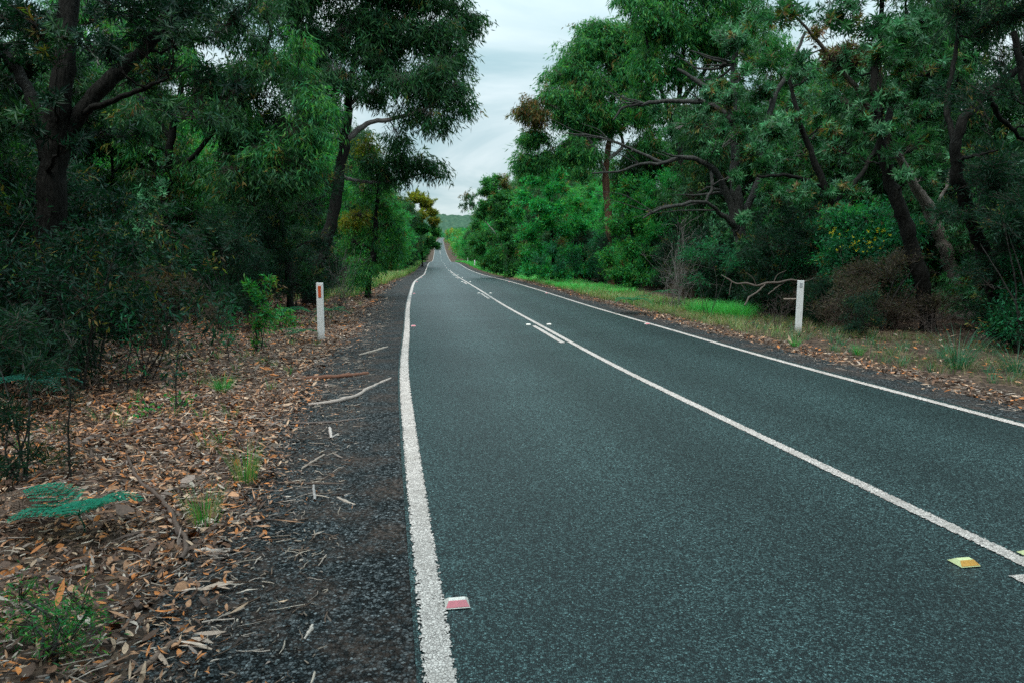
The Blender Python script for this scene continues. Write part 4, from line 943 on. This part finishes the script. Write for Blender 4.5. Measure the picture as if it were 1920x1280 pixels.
# ------------------------------------------------------------------ ground cover: litter, twigs, grass
LIT = pal((.44, .22, .12), (.50, .335, .23), (.52, .18, .05), (.10, .055, .038), (.22, .16, .135), (.17, .085, .05), (.45, .36, .30), (.06, .036, .028), (.13, .08, .06))
def litter():
    r = np.random.default_rng(21); mb = MB()
    def scatter(n, s0, s1, t0, t1, Lm, seg, prob=None, pw=1.0, zl=.03):
        s = s0 + (s1 - s0) * r.random(n) ** pw; t = t0 + (t1 - t0) * r.random(n)
        if prob is not None:
            k = r.random(n) < prob(s, t); s, t = s[k], t[k]; n = len(s)
        p = rc(s, t); p[:, 2] = gz(p[:, 0], p[:, 1]) + .012 + zl * r.random(n) ** 1.6
        a = r.random(n) * 6.28; d = np.stack([np.cos(a), np.sin(a), .28 * r.normal(size=n)], 1); up = np.array([0, 0, 1.]) + .38 * r.normal(size=(n, 3))
        L = Lm * (.5 + r.random(n) * .9); W = L * (.14 + .20 * r.random(n)); big = r.random(n) < .16; W[big] *= 2.2; lng = r.random(n) < .12; L = np.where(lng, L * 1.8, L)
        c = LIT[r.choice(len(LIT), n, p=[.16, .10, .10, .19, .10, .14, .04, .10, .07])] * (.6 + .55 * r.random((n, 1)))
        leaves(mb, p, d, up, L, W, c, 0, seg, (r.random(n) - .35) * .9 if seg > 1 else .1)
    def pl(s, t):   # fades in across the shoulder's ragged edge
        e = -2.66 - ragged(s, 1.02, .14, 1.0)
        return np.clip(.5 + (e - t + .08) / .35, 0, 1) * (.75 + .35 * wob(s * 1.2, t * 2))
    scatter(62000, 1.2, 8.5, -7.2, -3.4, .044, 3, pl, .9); scatter(6000, 1.2, 8.5, -7.2, -3.4, .066, 3, pl, .9, .05)
    scatter(30000, 8.5, 20, -7.5, -3.4, .066, 2, pl, 1.3)
    scatter(11000, 20, 45, -7.0, -3.4, .11, 1, pl, 1.3)
    scatter(1900, 1.5, 22, -3.95, -2.72, .040, 2, lambda s, t: np.clip((-t - 2.6) / .9, .1, 1), 1.2, .006)
    def pr(s, t):
        e = 2.80 + ragged(s, .55, .10, 4.0); return np.clip(1.15 - np.abs(t - e - .22) / .42, 0, 1)
    scatter(9000, 4, 20, 3.1, 4.6, .07, 2, pr, 1.2)
    scatter(5000, 20, 50, 3.1, 4.6, .10, 1, pr, 1.2)
    scatter(6000, 6, 24, 4.4, 8.5, .075, 1, lambda s, t: .7 + 0 * s, 1.2)
    scatter(1500, 1.2, 14, -7.0, -3.3, .095, 3, lambda s, t: .6 * pl(s, t), 1.0, .05)
    scatter(40, 2.0, 22, -2.5, -.5, .05, 2, lambda s, t: np.clip((-t - .4) / 2.5, .05, 1), 1.1, .004)
    tag(link('leaf_litter', mb.mesh('leaf_litter', [M_LITTER])), 'dry brown and orange fallen leaves covering the roadside ground', 'leaf litter', kind='stuff')
    # twigs and bark chips on the shoulder
    mb = MB(); n = 11000
    s = 1.4 + 24 * r.random(n) ** 1.5; t = -(2.72 + 2.4 * r.random(n) ** .9)
    rt = r.random(n) < .22; t[rt] = 2.85 + 1.1 * r.random(rt.sum()); s[rt] += 4
    p = rc(s, t); p[:, 2] = gz(p[:, 0], p[:, 1]) + .020 + .02 * (t < -3.7)
    a = r.random(n) * 6.28; L = .02 + .13 * r.random(n) ** 3.0; d = np.stack([np.cos(a), np.sin(a), 0 * a], 1); q = np.stack([-np.sin(a), np.cos(a), 0 * a], 1)
    tt = np.linspace(-.5, .5, 4)[None, :, None]
    cur = p[:, None] + d[:, None] * (L[:, None, None] * tt) + q[:, None] * (L[:, None, None] * .25 * r.normal(size=(n, 1, 1)) * (tt ** 2)) + r.normal(size=(n, 4, 3)) * (L[:, None, None] * .03) * np.array([1, 1, .15])
    rad = np.broadcast_to((.0014 + .0032 * r.random(n) ** 1.5)[:, None], (n, 4)) * np.array([1, 1.1, .9, .6])[None]
    tc_ = pal((.26, .20, .16), (.36, .29, .25), (.12, .08, .06), (.07, .05, .042), (.42, .34, .28))
    tubes(mb, cur, rad, 4, 0, tc_[r.integers(0, 5, n)] * (.7 + .5 * r.random((n, 1))))
    tag(link('twig_litter', mb.mesh('twig_litter', [M_TWIG])), 'thin broken twigs and bark bits scattered over the gravel shoulders', 'twigs', kind='stuff')
    # loose stones
    mb = MB(); n = 11000
    s = 1.4 + 9 * r.random(n) ** 1.4; t = -(2.72 + 1.25 * r.random(n)); p = rc(s, t); p[:, 2] = gz(p[:, 0], p[:, 1]) + .016
    rr = .0035 + .0055 * r.random(n) ** 2; u = np.array([(1,0,0),(0,1,0),(-1,0,0),(0,-1,0),(0,0,1),(0,0,-1)], float)
    V = p[:, None] + u[None] * rr[:, None, None] * (.7 + .6 * r.random((n, 6, 1))) * np.array([1, 1, .7]); b_ = np.arange(n)[:, None] * 6
    F = np.concatenate([b_ + np.array([[0, 1, 4, 4]]), b_ + np.array([[1, 2, 4, 4]]), b_ + np.array([[2, 3, 4, 4]]), b_ + np.array([[3, 0, 4, 4]])], 0)
    gcol = pal((.03, .035, .037), (.06, .075, .08), (.09, .11, .115), (.16, .15, .14), (.05, .045, .04))
    # degenerate quads are not allowed: split the top vertex
    V2 = np.concatenate([V, V[:, 4:5] + np.array([0.0006, 0.0004, 0])], 1); b7 = np.arange(n)[:, None] * 7
    F = np.concatenate([b7 + np.array([[0, 1, 4, 6]]), b7 + np.array([[1, 2, 6, 4]]), b7 + np.array([[2, 3, 4, 6]]), b7 + np.array([[3, 0, 6, 4]])], 0)
    mb.add(V2.reshape(-1, 3), F, 0, np.repeat(gcol[r.integers(0, 5, n)] * (.7 + .6 * r.random((n, 1))), 7, 0))
    tag(link('loose_gravel', mb.mesh('loose_gravel', [M_TWIG])), 'loose dark stones on the gravel shoulder', 'gravel', kind='stuff')
litter()

def blades(mb, r, pos, n_per, h, w, palette, spread=.06, bend=.5, lean=.35):
    n = len(pos) * n_per; per = np.repeat(np.arange(len(pos)), n_per)
    a = r.random(n) * 6.28; rr = spread * np.sqrt(r.random(n))
    p = pos[per] + np.stack([np.cos(a) * rr, np.sin(a) * rr, 0 * a], 1)
    d = np.stack([np.cos(a) * lean * r.random(n), np.sin(a) * lean * r.random(n), np.ones(n)], 1)
    hz = np.stack([np.cos(a), np.sin(a), 0 * a], 1)
    c = palette[r.integers(0, len(palette), n)] * (.7 + .6 * r.random((n, 1)))
    hh = (h if np.ndim(h) == 0 else np.asarray(h)[per]) * (.5 + .7 * r.random(n))
    d = norm(d); side = norm(np.cross(d, hz)) ; nr = np.cross(side, d); vs = []
    bd = bend * (.4 + r.random(n))[:, None]; L = hh[:, None]
    for s_, w_ in zip((0, .35, .7, 1.0), (1, .9, .6, .08)):
        cc = p + d * L * (s_ - .25 * bd * s_ * s_) + hz * L * bd * s_ * s_
        vs += [cc + side * w * .5 * w_, cc - side * w * .5 * w_]
    v = np.stack(vs, 1); b = np.arange(n)[:, None] * 8
    f = np.concatenate([b + np.array([[2*i, 2*i+1, 2*i+3, 2*i+2]]) for i in range(3)], 0)
    mb.add(v.reshape(-1, 3), f, 0, np.repeat(c, 8, 0))
GR_B = pal((.055, .46, .085), (.042, .36, .075), (.13, .44, .08), (.06, .40, .10)); GR_D = pal((.24, .25, .09), (.34, .30, .14), (.14, .22, .06), (.42, .35, .20)); GR_T = pal((.02, .14, .075), (.03, .18, .09), (.02, .11, .06))
GR_M = np.concatenate([GR_B * .55, GR_D * .8])
def grass():
    r = np.random.default_rng(31); mb = MB()
    def strip(n, s0, s1, t0, t1, n_per, h, w, palette, prob=None, sp=.08, pw=1.0, bend=.5):
        s = s0 + (s1 - s0) * r.random(n) ** pw; t = t0 + (t1 - t0) * r.random(n)
        if prob is not None: k = r.random(n) < prob(s, t); s, t = s[k], t[k]
        p = rc(s, t); p[:, 2] = gz(p[:, 0], p[:, 1]); blades(mb, r, p, n_per, h, w, palette, sp, bend)
    # right verge: dry-green near, bright green patches further
    strip(900, 5, 17, 3.85, 6.6, 15, .20, .004, np.concatenate([GR_M * .7, GR_D * .6, GR_D * .45]), lambda s, t: .45 + .6 * wob(s, t), .13, 1, .8)
    strip(90, 6, 17, 4.0, 6.6, 16, .16, .006, GR_T, None, .06, 1, .6)
    strip(420, 14, 26, 3.8, 5.6, 18, .16, .006, np.concatenate([GR_D, GR_M]) * .7, lambda s, t: .55 + .5 * wob(s, t), .12, 1, .7)
    strip(620, 15.0, 19.8, 4.2, 6.2, 32, .40, .0042, np.concatenate([GR_B, GR_B, GR_B, GR_B * .7]), lambda s, t: np.clip(1.2 - ((s - 17.4) / 1.35) ** 2 - ((t - 5.2) / .65) ** 2, 0, 1), .13, 1, .75)
    strip(260, 12.5, 20.5, 3.8, 4.75, 20, .20, .004, np.concatenate([GR_D, GR_D, GR_M]), lambda s, t: .5 + .5 * wob(s * 2, t), .14, 1, .8)
    strip(500, 19, 30, 4.0, 6.0, 20, .22, .008, np.concatenate([GR_B * .8, GR_M, GR_D * .8]), lambda s, t: .35 + .6 * (wob(s * .7, t) > .05), .15, 1, .5)
    strip(1500, 27, 75, 3.9, 6.2, 22, .24, .011, np.concatenate([GR_B * 1.15, GR_B, GR_B * .8]), lambda s, t: .25 + .75 * (wob(s * .5, t) > -.1), .16, 1.2, .5)
    strip(1500, 22, 75, 3.7, 5.8, 18, .19, .010, np.concatenate([GR_D, GR_D * .7, GR_M]), lambda s, t: .2 + .6 * (wob(s * .5 + 4, t) > 0), .16, 1.2, .5)
    strip(900, 75, 200, 3.9, 7.0, 16, .35, .03, GR_B, None, .35, 1.2, .4)
    # left verge in the distance: pale long grass, then green
    strip(260, 24, 60, -6.2, -4.2, 30, .34, .009, np.concatenate([GR_D, GR_B * .6]), None, .18, 1, .5)
    strip(500, 36, 75, -6.6, -4.1, 30, .50, .014, np.concatenate([GR_D * 1.15, GR_D, GR_B * .7]), None, .22, 1.1, .5)
    strip(500, 75, 190, -6.4, -4.0, 20, .45, .03, np.concatenate([GR_D, GR_B * .8]), None, .35, 1.2, .4)
    strip(70, 6, 24, -6.3, -4.0, 16, .14, .005, GR_M, None, .06, 1, .5)
    tag(link('verge_grass', mb.mesh('verge_grass', [M_GRASS])), 'green and straw coloured grass growing along both verges', 'grass', kind='stuff')
grass()
def tuft(px, py, h, n, w, palette, label, spread=.06, bend=.5, lean=.35, seed=0, name='grass_tuft'):
    r = np.random.default_rng(400 + seed); g = G3(px, py); mb = MB()
    blades(mb, r, g[None], n, h, w, palette, spread, bend, lean)
    tag(link(name, mb.mesh(name, [M_GRASS], g), None, tuple(g)), label, 'grass tuft')
tuft(462, 905, .27, 130, .0035, GR_M * 1.2, 'upright thin grass tuft between leaf litter and gravel, tallest on the left', .07, .22, .3, 1)
tuft(385, 985, .22, 110, .0035, GR_M * 1.1, 'sparse green grass tuft just below the taller tuft, in brown leaves', .08, .25, .4, 2)
tuft(418, 735, .22, 160, .004, GR_B * .55, 'small bushy green grass tuft amid leaves left of the shoulder sticks', .09, .5, .6, 3)
tuft(1795, 690, .60, 150, .005, GR_T * .8, 'large arching teal-green tussock below the leaning pale trunk', .16, .75, .5, 4, 'grass_tussock')
tuft(1905, 700, .45, 110, .005, GR_T * .7, 'teal-green tussock at the right picture edge', .14, .75, .5, 5, 'grass_tussock')
tuft(1490, 650, .18, 80, .004, GR_B * .7, 'short green grass tuft at the foot of the right white post', .08, .5, .5, 6)
tuft(1610, 665, .18, 80, .005, GR_B * .6, 'little green grass clump right of the white post, at the leaf line', .08, .5, .5, 7)

# ---- ferns
def frond(mb, base, az, L, rise, r, col, droop=.7, npin=11):
    k = np.linspace(0, 1, npin + 2); out_ = np.array([math.cos(az), math.sin(az), 0])
    pts = base + out_ * (L * k * (1 - .15 * k))[:, None] + np.array([0, 0, 1.]) * (L * (rise * k - droop * k * k))[:, None]
    tubes(mb, pts, np.linspace(.0035, .001, len(pts)), 4, 0, np.array(col) * .7)
    sd = np.array([-math.sin(az), math.cos(az), 0])
    pos, dd, LL = [], [], []
    for i in range(1, npin + 1):
        f = k[i]; pl_ = L * .38 * (1 - f) ** .8 * min(1, f * 4 + .35) + .012
        tg = norm(pts[i + 1] - pts[i - 1])
        for sg in (-1, 1):
            pd = norm(sd * sg + tg * .55 + np.array([0, 0, -.12])); m = max(4, int(pl_ / .013))
            for j in range(m):
                q = pts[i] + pd * pl_ * (j + .5) / m
                ll = max(.008, .30 * pl_ * (1 - (j + .2) / m) ** .7 * .55 + .006)
                for s2 in (-1, 1):
                    pos.append(q); dd.append(norm(np.cross(pd, np.array([0, 0, 1.])) * s2 + pd * .45)); LL.append(ll)
    pos = np.array(pos); dd = np.array(dd); LL = np.array(LL); n = len(pos)
    leaves(mb, pos, dd, np.array([0, 0, 1.]) + .2 * r.normal(size=(n, 3)), LL * 1.35, .0125 * (L / .4), np.array(col) * (.75 + .5 * r.random((n, 1))), 0, 1)
def fern(px, py, h, fr, col, label, seed, stem=.2, Lf=.4, name='bracken_fern', up=.35, azs=None):
    r = np.random.default_rng(500 + seed); g = G3(px, py); fo = MB(); stm = MB()
    top = g + np.array([r.normal() * .03, r.normal() * .03, stem])
    tubes(stm, np.array([g - [0, 0, .03], (g + top) / 2 + [.01, 0, 0], top]), np.array([.005, .004, .0035]), 5, 0, np.array(col) * .5)
    for i in range(fr):
        az = azs[i] if azs else 6.28 * i / fr + r.random() * .7; frond(fo, top, az, Lf * (.75 + .45 * r.random()), up + .35 * r.random(), r, col, .5 + .2 * r.random())
    root = empty(name, tuple(g), label, 'fern')
    link('stem', stm.mesh('stem', [M_TWIG], g), root); link('frond', fo.mesh('frond', [M_SOFT], g), root)
fern(160, 1000, .3, 4, (.010, .17, .105), 'teal-green bracken fern standing in brown leaves at lower left', 1, .10, .40, up=.62, azs=[.25, 2.75, -.9, 3.9])
fern(45, 985, .2, 4, (.13, .085, .065), 'dead brown fern behind the green bracken at lower left', 2, .15, .3)
fern(1185, 590, .4, 6, (.03, .17, .075), 'green bracken fern on the right verge left of the bright grass clump', 3, .35, .65)
fern(1245, 575, .4, 5, (.03, .16, .07), 'green fern beside another, nearer the bright grass clump', 4, .40, .6)
fern(1525, 560, .4, 7, (.02, .13, .08), 'bluish fern right behind the top of the right white post', 5, .5, .8)
fern(545, 612, .3, 6, (.02, .15, .07), 'green fern in leaf litter left of the near red-reflector post', 6, .30, .55)
fern(622, 610, .3, 5, (.02, .14, .07), 'green fern just right of the near red-reflector post', 7, .30, .5)
fern(70, 770, .3, 6, (.015, .10, .075), 'dim blue-green fern in the dark at the left edge', 8, .3, .55)
fern(1600, 610, .3, 6, (.02, .12, .07), 'green fern in brush right of the plain white post', 9, .25, .5)
fern(1700, 560, .3, 6, (.015, .10, .065), 'dim fern at the base of the dark leaning trunk', 10, .4, .7)
fern(560, 640, .3, 5, (.02, .13, .06), 'low green fern at the litter edge beside the near post', 11, .15, .4)

# ---- distinct near shrubs on the left
def pshrub(px, py, Y, clumps, label, kind, palette, L, W, seed, dens=1.5, n_per=16, tips=.05, seg=2, name='leafy_shrub', leaf=None, stems=None, tw=12):
    g = G3(px, py) if Y is None else np.array([*P3(px, py, Y)[:2], 0]); Y = g[1]; g[2] = float(gz(g[0], g[1]))
    cl = pxc(Y, clumps, .85); r = np.random.default_rng(seed); tr = []
    if name == 'sapling':
        pts = [g + np.array([0, 0, -.03])] + [np.array(c[:3]) for c in sorted(cl, key=lambda c: c[2])]
        tr.append([(*q, .008 - .005 * i / len(pts)) for i, q in enumerate(pts)])
    for c in ([] if name == 'sapling' else cl[:6]):
        e = np.array(c[:3]); b0 = g + np.array([*(r.normal(size=2) * .05), -.03]); m = b0 * .55 + e * .45 + np.array([*(r.normal(size=2) * .06), .05])
        tr.append([(*b0, .008), (*m, .006), (*e, .003)])
    return plant(name, label, 'shrub', tuple(g), tr, cl, kind, palette, L, W, dens, seed, tw, n_per, M_BARKB, leaf or M_SOFT, None, tips, seg, ('stem', 'foliage'), (.06, .05, .04), 5, None, .008, .003)
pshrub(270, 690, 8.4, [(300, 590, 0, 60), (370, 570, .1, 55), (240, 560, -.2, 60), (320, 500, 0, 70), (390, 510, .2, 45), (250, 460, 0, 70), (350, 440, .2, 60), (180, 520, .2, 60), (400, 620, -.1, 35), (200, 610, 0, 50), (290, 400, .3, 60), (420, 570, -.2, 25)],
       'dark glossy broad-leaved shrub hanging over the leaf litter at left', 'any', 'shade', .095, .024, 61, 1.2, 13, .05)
pshrub(490, 660, None, [(490, 560, 0, 22), (480, 610, 0, 20), (505, 530, 0, 18), (470, 540, .1, 18), (500, 590, -.1, 22), (485, 640, 0, 14)],
       'slim upright green shrub with yellow new tips, left of the near post', 'spray', 'wattle', .085, .024, 62, 4.5, 16, .14)
pshrub(530, 630, None, [(530, 590, 0, 22), (550, 605, 0, 16), (512, 606, 0, 14)], 'low leafy green shrub between the slim upright shrub and the near post', 'any', 'wattle', .075, .026, 63, 4.0, 12, .03)
pshrub(132, 905, None, [(130, 860, 0, 16), (128, 800, 0, 18), (132, 740, 0, 20), (125, 690, 0, 22), (134, 650, 0, 16), (120, 620, .1, 20)], 'slender single-stemmed sapling with needle leaves at left, in front of the dark bush', 'spray', 'dark', .05, .004, 64, 9, 26, .0, 1, 'sapling')
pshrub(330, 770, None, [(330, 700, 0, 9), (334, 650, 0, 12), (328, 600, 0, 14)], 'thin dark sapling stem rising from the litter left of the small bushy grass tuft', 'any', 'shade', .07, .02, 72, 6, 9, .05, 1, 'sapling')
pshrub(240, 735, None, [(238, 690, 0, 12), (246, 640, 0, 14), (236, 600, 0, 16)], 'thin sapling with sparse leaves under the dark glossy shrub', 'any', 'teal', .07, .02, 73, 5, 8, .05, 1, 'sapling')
pshrub(430, 680, None, [(428, 640, 0, 14), (436, 610, 0, 16), (424, 580, 0, 18)], 'small leafy sapling at the right-hand end of the dark shrub, before the litter', 'any', 'teal', .07, .022, 74, 5, 10, .08, 1, 'sapling')
pshrub(280, 785, None, [(282, 775, 0, 9), (275, 780, 0, 8)], 'tiny bright green seedling in the brown leaves, left', 'any', 'wattle', .05, .022, 75, 14, 6, .0, 2, 'seedling')
pshrub(332, 765, None, [(332, 757, 0, 8), (338, 760, 0, 6)], 'tiny green seedling above the other one, in the leaf litter', 'any', 'wattle', .05, .022, 76, 14, 6, .0, 2, 'seedling')
pshrub(110, 1230, None, [(110, 1160, 0, 55), (60, 1170, .1, 45), (150, 1140, 0, 40), (130, 1200, -.05, 45), (40, 1120, .2, 40)], 'feathery green plant in the lower left corner', 'spray', 'wattle', .035, .005, 65, 16, 18, .03, 1, 'feathery_shrub')
pshrub(40, 900, 4.6, [(20, 780, 0, 70), (60, 700, .2, 70), (-10, 650, .2, 90), (30, 600, .4, 80), (-30, 800, 0, 70), (20, 870, -.1, 50), (70, 850, 0, 46), (-20, 890, 0, 50)], 'shadowy dark green shrub against the left picture edge', 'spray', 'dark', .07, .01, 66, 3.2, 22, .02, 1)
pshrub(690, 545, 27, [(690, 500, 0, 26), (670, 520, 0, 22), (705, 515, 0, 18), (680, 480, .2, 24), (660, 490, .3, 24)], 'bright green bush left of the road before the pale long grass', 'any', 'wattle', .12, .035, 67, 1.0, 16, .05, 1)
pshrub(1620, 560, 16.5, [(1600, 400, .2, 50), (1640, 440, 0, 55), (1570, 430, .2, 45), (1600, 480, 0, 55), (1660, 490, 0, 50), (1550, 480, .2, 40), (1680, 440, .3, 40)], 'vivid green bush dotted with small yellow flowers behind the right post', 'spray', 'bright', .10, .018, 68, 1.3, 20, .0, 1, 'flowering_shrub')
def flowers():
    r = np.random.default_rng(9); mb = MB(); o = [x for x in bpy.data.objects if x.name == 'flowering_shrub'][0]
    P = []
    for i in range(64): P.append(P3(1555 + 130 * r.random(), 428 + 45 * r.random(), 16.0 + .25 * r.normal()))
    P = np.repeat(np.array(P), 6, 0) + r.normal(size=(64 * 6, 3)) * .012
    leaves(mb, P, unit(r, len(P)), unit(r, len(P)), .03, .025, np.array((.62, .50, .03)), 0)
    g = np.array(o.location); f = link('blossom', mb.mesh('blossom', [M_SOFT], g), o)
bpy.context.view_layer.update()
flowers()
pshrub(1330, 545, 17.6, [(1330, 470, .3, 44), (1290, 480, .4, 40), (1370, 490, .3, 34), (1310, 520, .1, 30)], 'dark green bush behind the bright grass clump on the right', 'spray', 'teal', .10, .016, 69, 1.3, 18, .0, 1)
pshrub(1040, 520, 36, [(1040, 470, 0, 30), (1075, 480, 0, 28), (1010, 490, 0, 24), (1050, 500, -.3, 26), (1050, 455, 0, 18, 'rust'), (1078, 500, 0, 22)], 'dark leafy bush with an orange-brown top on the right verge', 'any', 'teal', .15, .045, 70, .9, 14, .02, 1)
pshrub(788, 496, 100, [(786, 484, 0, 2.2), (789, 487, 0, 2.0), (787, 490, 0, 1.6)], 'tiny white blossoming plant on the far left verge', 'any', 'white', .3, .2, 71, 8, 10, .0, 1, 'flowering_plant') if False else None

# ---- fallen sticks and branches
def stick(lines, label, col, name='fallen_stick', lift=.012, ground=True, Y=None, cat='stick'):
    mb = MB(); base = None
    for ln in lines:
        pts = []
        for q in ln:
            if ground and len(q) == 3: g = G3(q[0], q[1]); g[2] += lift; dd = g[1]
            elif len(q) == 4: g = P3(q[0], q[1], q[3]); dd = q[3]
            pts.append((*g, max(.0018, q[2] * .5 * dd / FPX)))
        q_ = resample(pts, max(8, 4 * len(pts)))
        rr = np.random.default_rng(int(abs(q_[0, 0]) * 1000)); q_[1:-1, :2] += rr.normal(size=(len(q_) - 2, 2)) * q_[1:-1, 3:4] * .28; q_[1:-1, 3] *= 1 + .12 * rr.normal(size=len(q_) - 2).clip(-1.5, 1.5)
        q_[:, 2] += q_[:, 3] * .5
        if base is None: base = q_[0, :3].copy()
        tubes(mb, q_[:, :3], q_[:, 3], 7, 0, np.array(col))
    tag(link(name, mb.mesh(name, [M_TWIG], base), None, tuple(base)), label, cat)
stick([[(563, 713, 5), (610, 711, 9), (640, 709, 8), (690, 703, 7)], [(630, 709, 5), (655, 702, 4)]], 'reddish-brown bark strip lying across the left shoulder', (.16, .075, .05), 'bark_strip')
stick([[(578, 762, 6), (625, 757, 8), (660, 748, 8), (690, 732, 7), (733, 713, 6)], [(700, 728, 4), (722, 700, 3), (733, 688, 2)]], 'long pale forked stick on the shoulder by the white edge line', (.34, .28, .25))
stick([[(545, 797, 4), (620, 795, 5), (690, 786, 4)]], 'thin dark stick nearly parallel to the picture bottom, below the forked stick', (.13, .10, .09))
stick([[(672, 668, 3), (700, 661, 5), (727, 653, 4)]], 'short pale stick near the white line beyond the bark strip', (.32, .26, .22))
stick([[(548, 676, 3), (575, 679, 4), (598, 680, 3)]], 'tan stick at the litter edge just beyond the bark strip', (.40, .29, .21))
stick([[(565, 883, 4), (590, 867, 5), (608, 856, 4)]], 'straight tan stick slanting on the middle of the left shoulder', (.32, .25, .21))
stick([[(633, 937, 5), (650, 946, 8), (670, 955, 6)]], 'stubby pale stick in the middle of the gravel shoulder', (.40, .32, .27))
stick([[(588, 914, 5), (590, 942, 6)]], 'short grey stick pointing at the viewer on the shoulder', (.30, .27, .26))
stick([[(618, 806, 6), (621, 826, 6)], [(620, 825, 4), (634, 816, 3)]], 'small pale broken twig with a side prong, below the forked stick', (.42, .36, .33))
stick([[(520, 908, 4), (580, 910, 5), (680, 912, 4)], [(590, 910, 3), (640, 882, 2)]], 'long thin brown stick across the shoulder, left of the white line', (.12, .085, .07))
stick([[(570, 1204, 4), (584, 1186, 8), (586, 1178, 6)]], 'curved bone-pale twig low on the shoulder', (.48, .40, .35))
stick([[(610, 1155, 5), (622, 1175, 7), (634, 1188, 6)]], 'dark curved twig on the gravel near the bone-pale twig', (.13, .10, .085))
stick([[(622, 1252, 5), (670, 1236, 7), (690, 1224, 5)], [(610, 1258, 4), (720, 1254, 5)]], 'dark forked stick near the bottom of the shoulder', (.12, .09, .075))
stick([[(365, 1040, 10), (400, 1040, 12), (432, 1038, 9)]], 'thick pale stick end at the litter edge', (.40, .33, .29))
stick([[(240, 865, 5), (272, 922, 7), (308, 952, 9), (334, 1002, 10), (351, 1030, 11), (340, 1062, 9)]], 'curved dark brown branch buried in the lower left leaves', (.10, .07, .058), 'fallen_branch', .034, cat='branch')
stick([[(250, 1275, 10), (300, 1235, 14), (335, 1205, 10)]], 'brown stick poking from the litter at the bottom edge', (.17, .115, .09))
stick([[(1352, 516, 1.6, 16.9), (1368, 526, 2.6, 16.8), (1382, 533, 3.2, 16.7), (1398, 532, 3.6, 16.6), (1418, 537, 4, 16.5), (1440, 532, 4.4, 16.4), (1462, 531, 4.4, 16.3), (1484, 526, 4, 16.2), (1506, 529, 3, 16.1), (1530, 522, 2, 16.0)],
       [(1396, 574, 3, 15.9), (1404, 560, 3.6, 16.0), (1420, 549, 3.4, 16.2), (1434, 535, 3, 16.4)], [(1440, 553, 2, 16.2), (1455, 541, 2.6, 16.3), (1472, 530, 2.6, 16.3)], [(1372, 529, 2, 16.7), (1369, 541, 1.6, 16.7), (1367, 554, 1.2, 16.7)],
       [(1418, 537, 1.6, 16.5), (1410, 520, 1.2, 16.5), (1398, 511, .8, 16.5)], [(1450, 532, 1.6, 16.4), (1458, 516, 1.2, 16.4), (1474, 508, .8, 16.4)], [(1390, 533, 1.4, 16.6), (1398, 546, 1, 16.6)]],
      'bare forked dead branch propped behind the right white post', (.11, .088, .075), 'fallen_branch', cat='branch')
stick([[(1470, 562, 3, 15.5), (1500, 560, 3, 15.2), (1490, 548, 3, 15.0)]], 'thin bare twig behind the right white post', (.3, .24, .2))
def dry_spray(px, py, n, L, label, seed, az=0.2):
    r = np.random.default_rng(600 + seed); g = G3(px, py); mb = MB()
    a = az + r.normal(size=n) * .4; d = np.stack([np.cos(a), np.sin(a), .12 * r.random(n)], 1)
    p = g + r.normal(size=(n, 3)) * np.array([.05, .03, .0]) + np.array([0, 0, .03])
    leaves(mb, p, d, np.array([0, 0, 1.]) + .35 * r.normal(size=(n, 3)), L * (.7 + .5 * r.random(n)), .017, pal((.50, .37, .30), (.42, .30, .23), (.36, .25, .19))[r.integers(0, 3, n)], 0, 4, (r.random(n) - .3) * .5)
    tag(link('dry_leaf_spray', mb.mesh('dry_leaf_spray', [M_LITTER], g), None, tuple(g)), label, 'dead leaves')
dry_spray(395, 1115, 11, .13, 'spray of long pinkish-tan dead gum leaves on the gravel edge', 1, .1)
dry_spray(330, 1215, 5, .13, 'few long pale dead leaves fanned out at the bottom edge of the litter', 2, -.3)
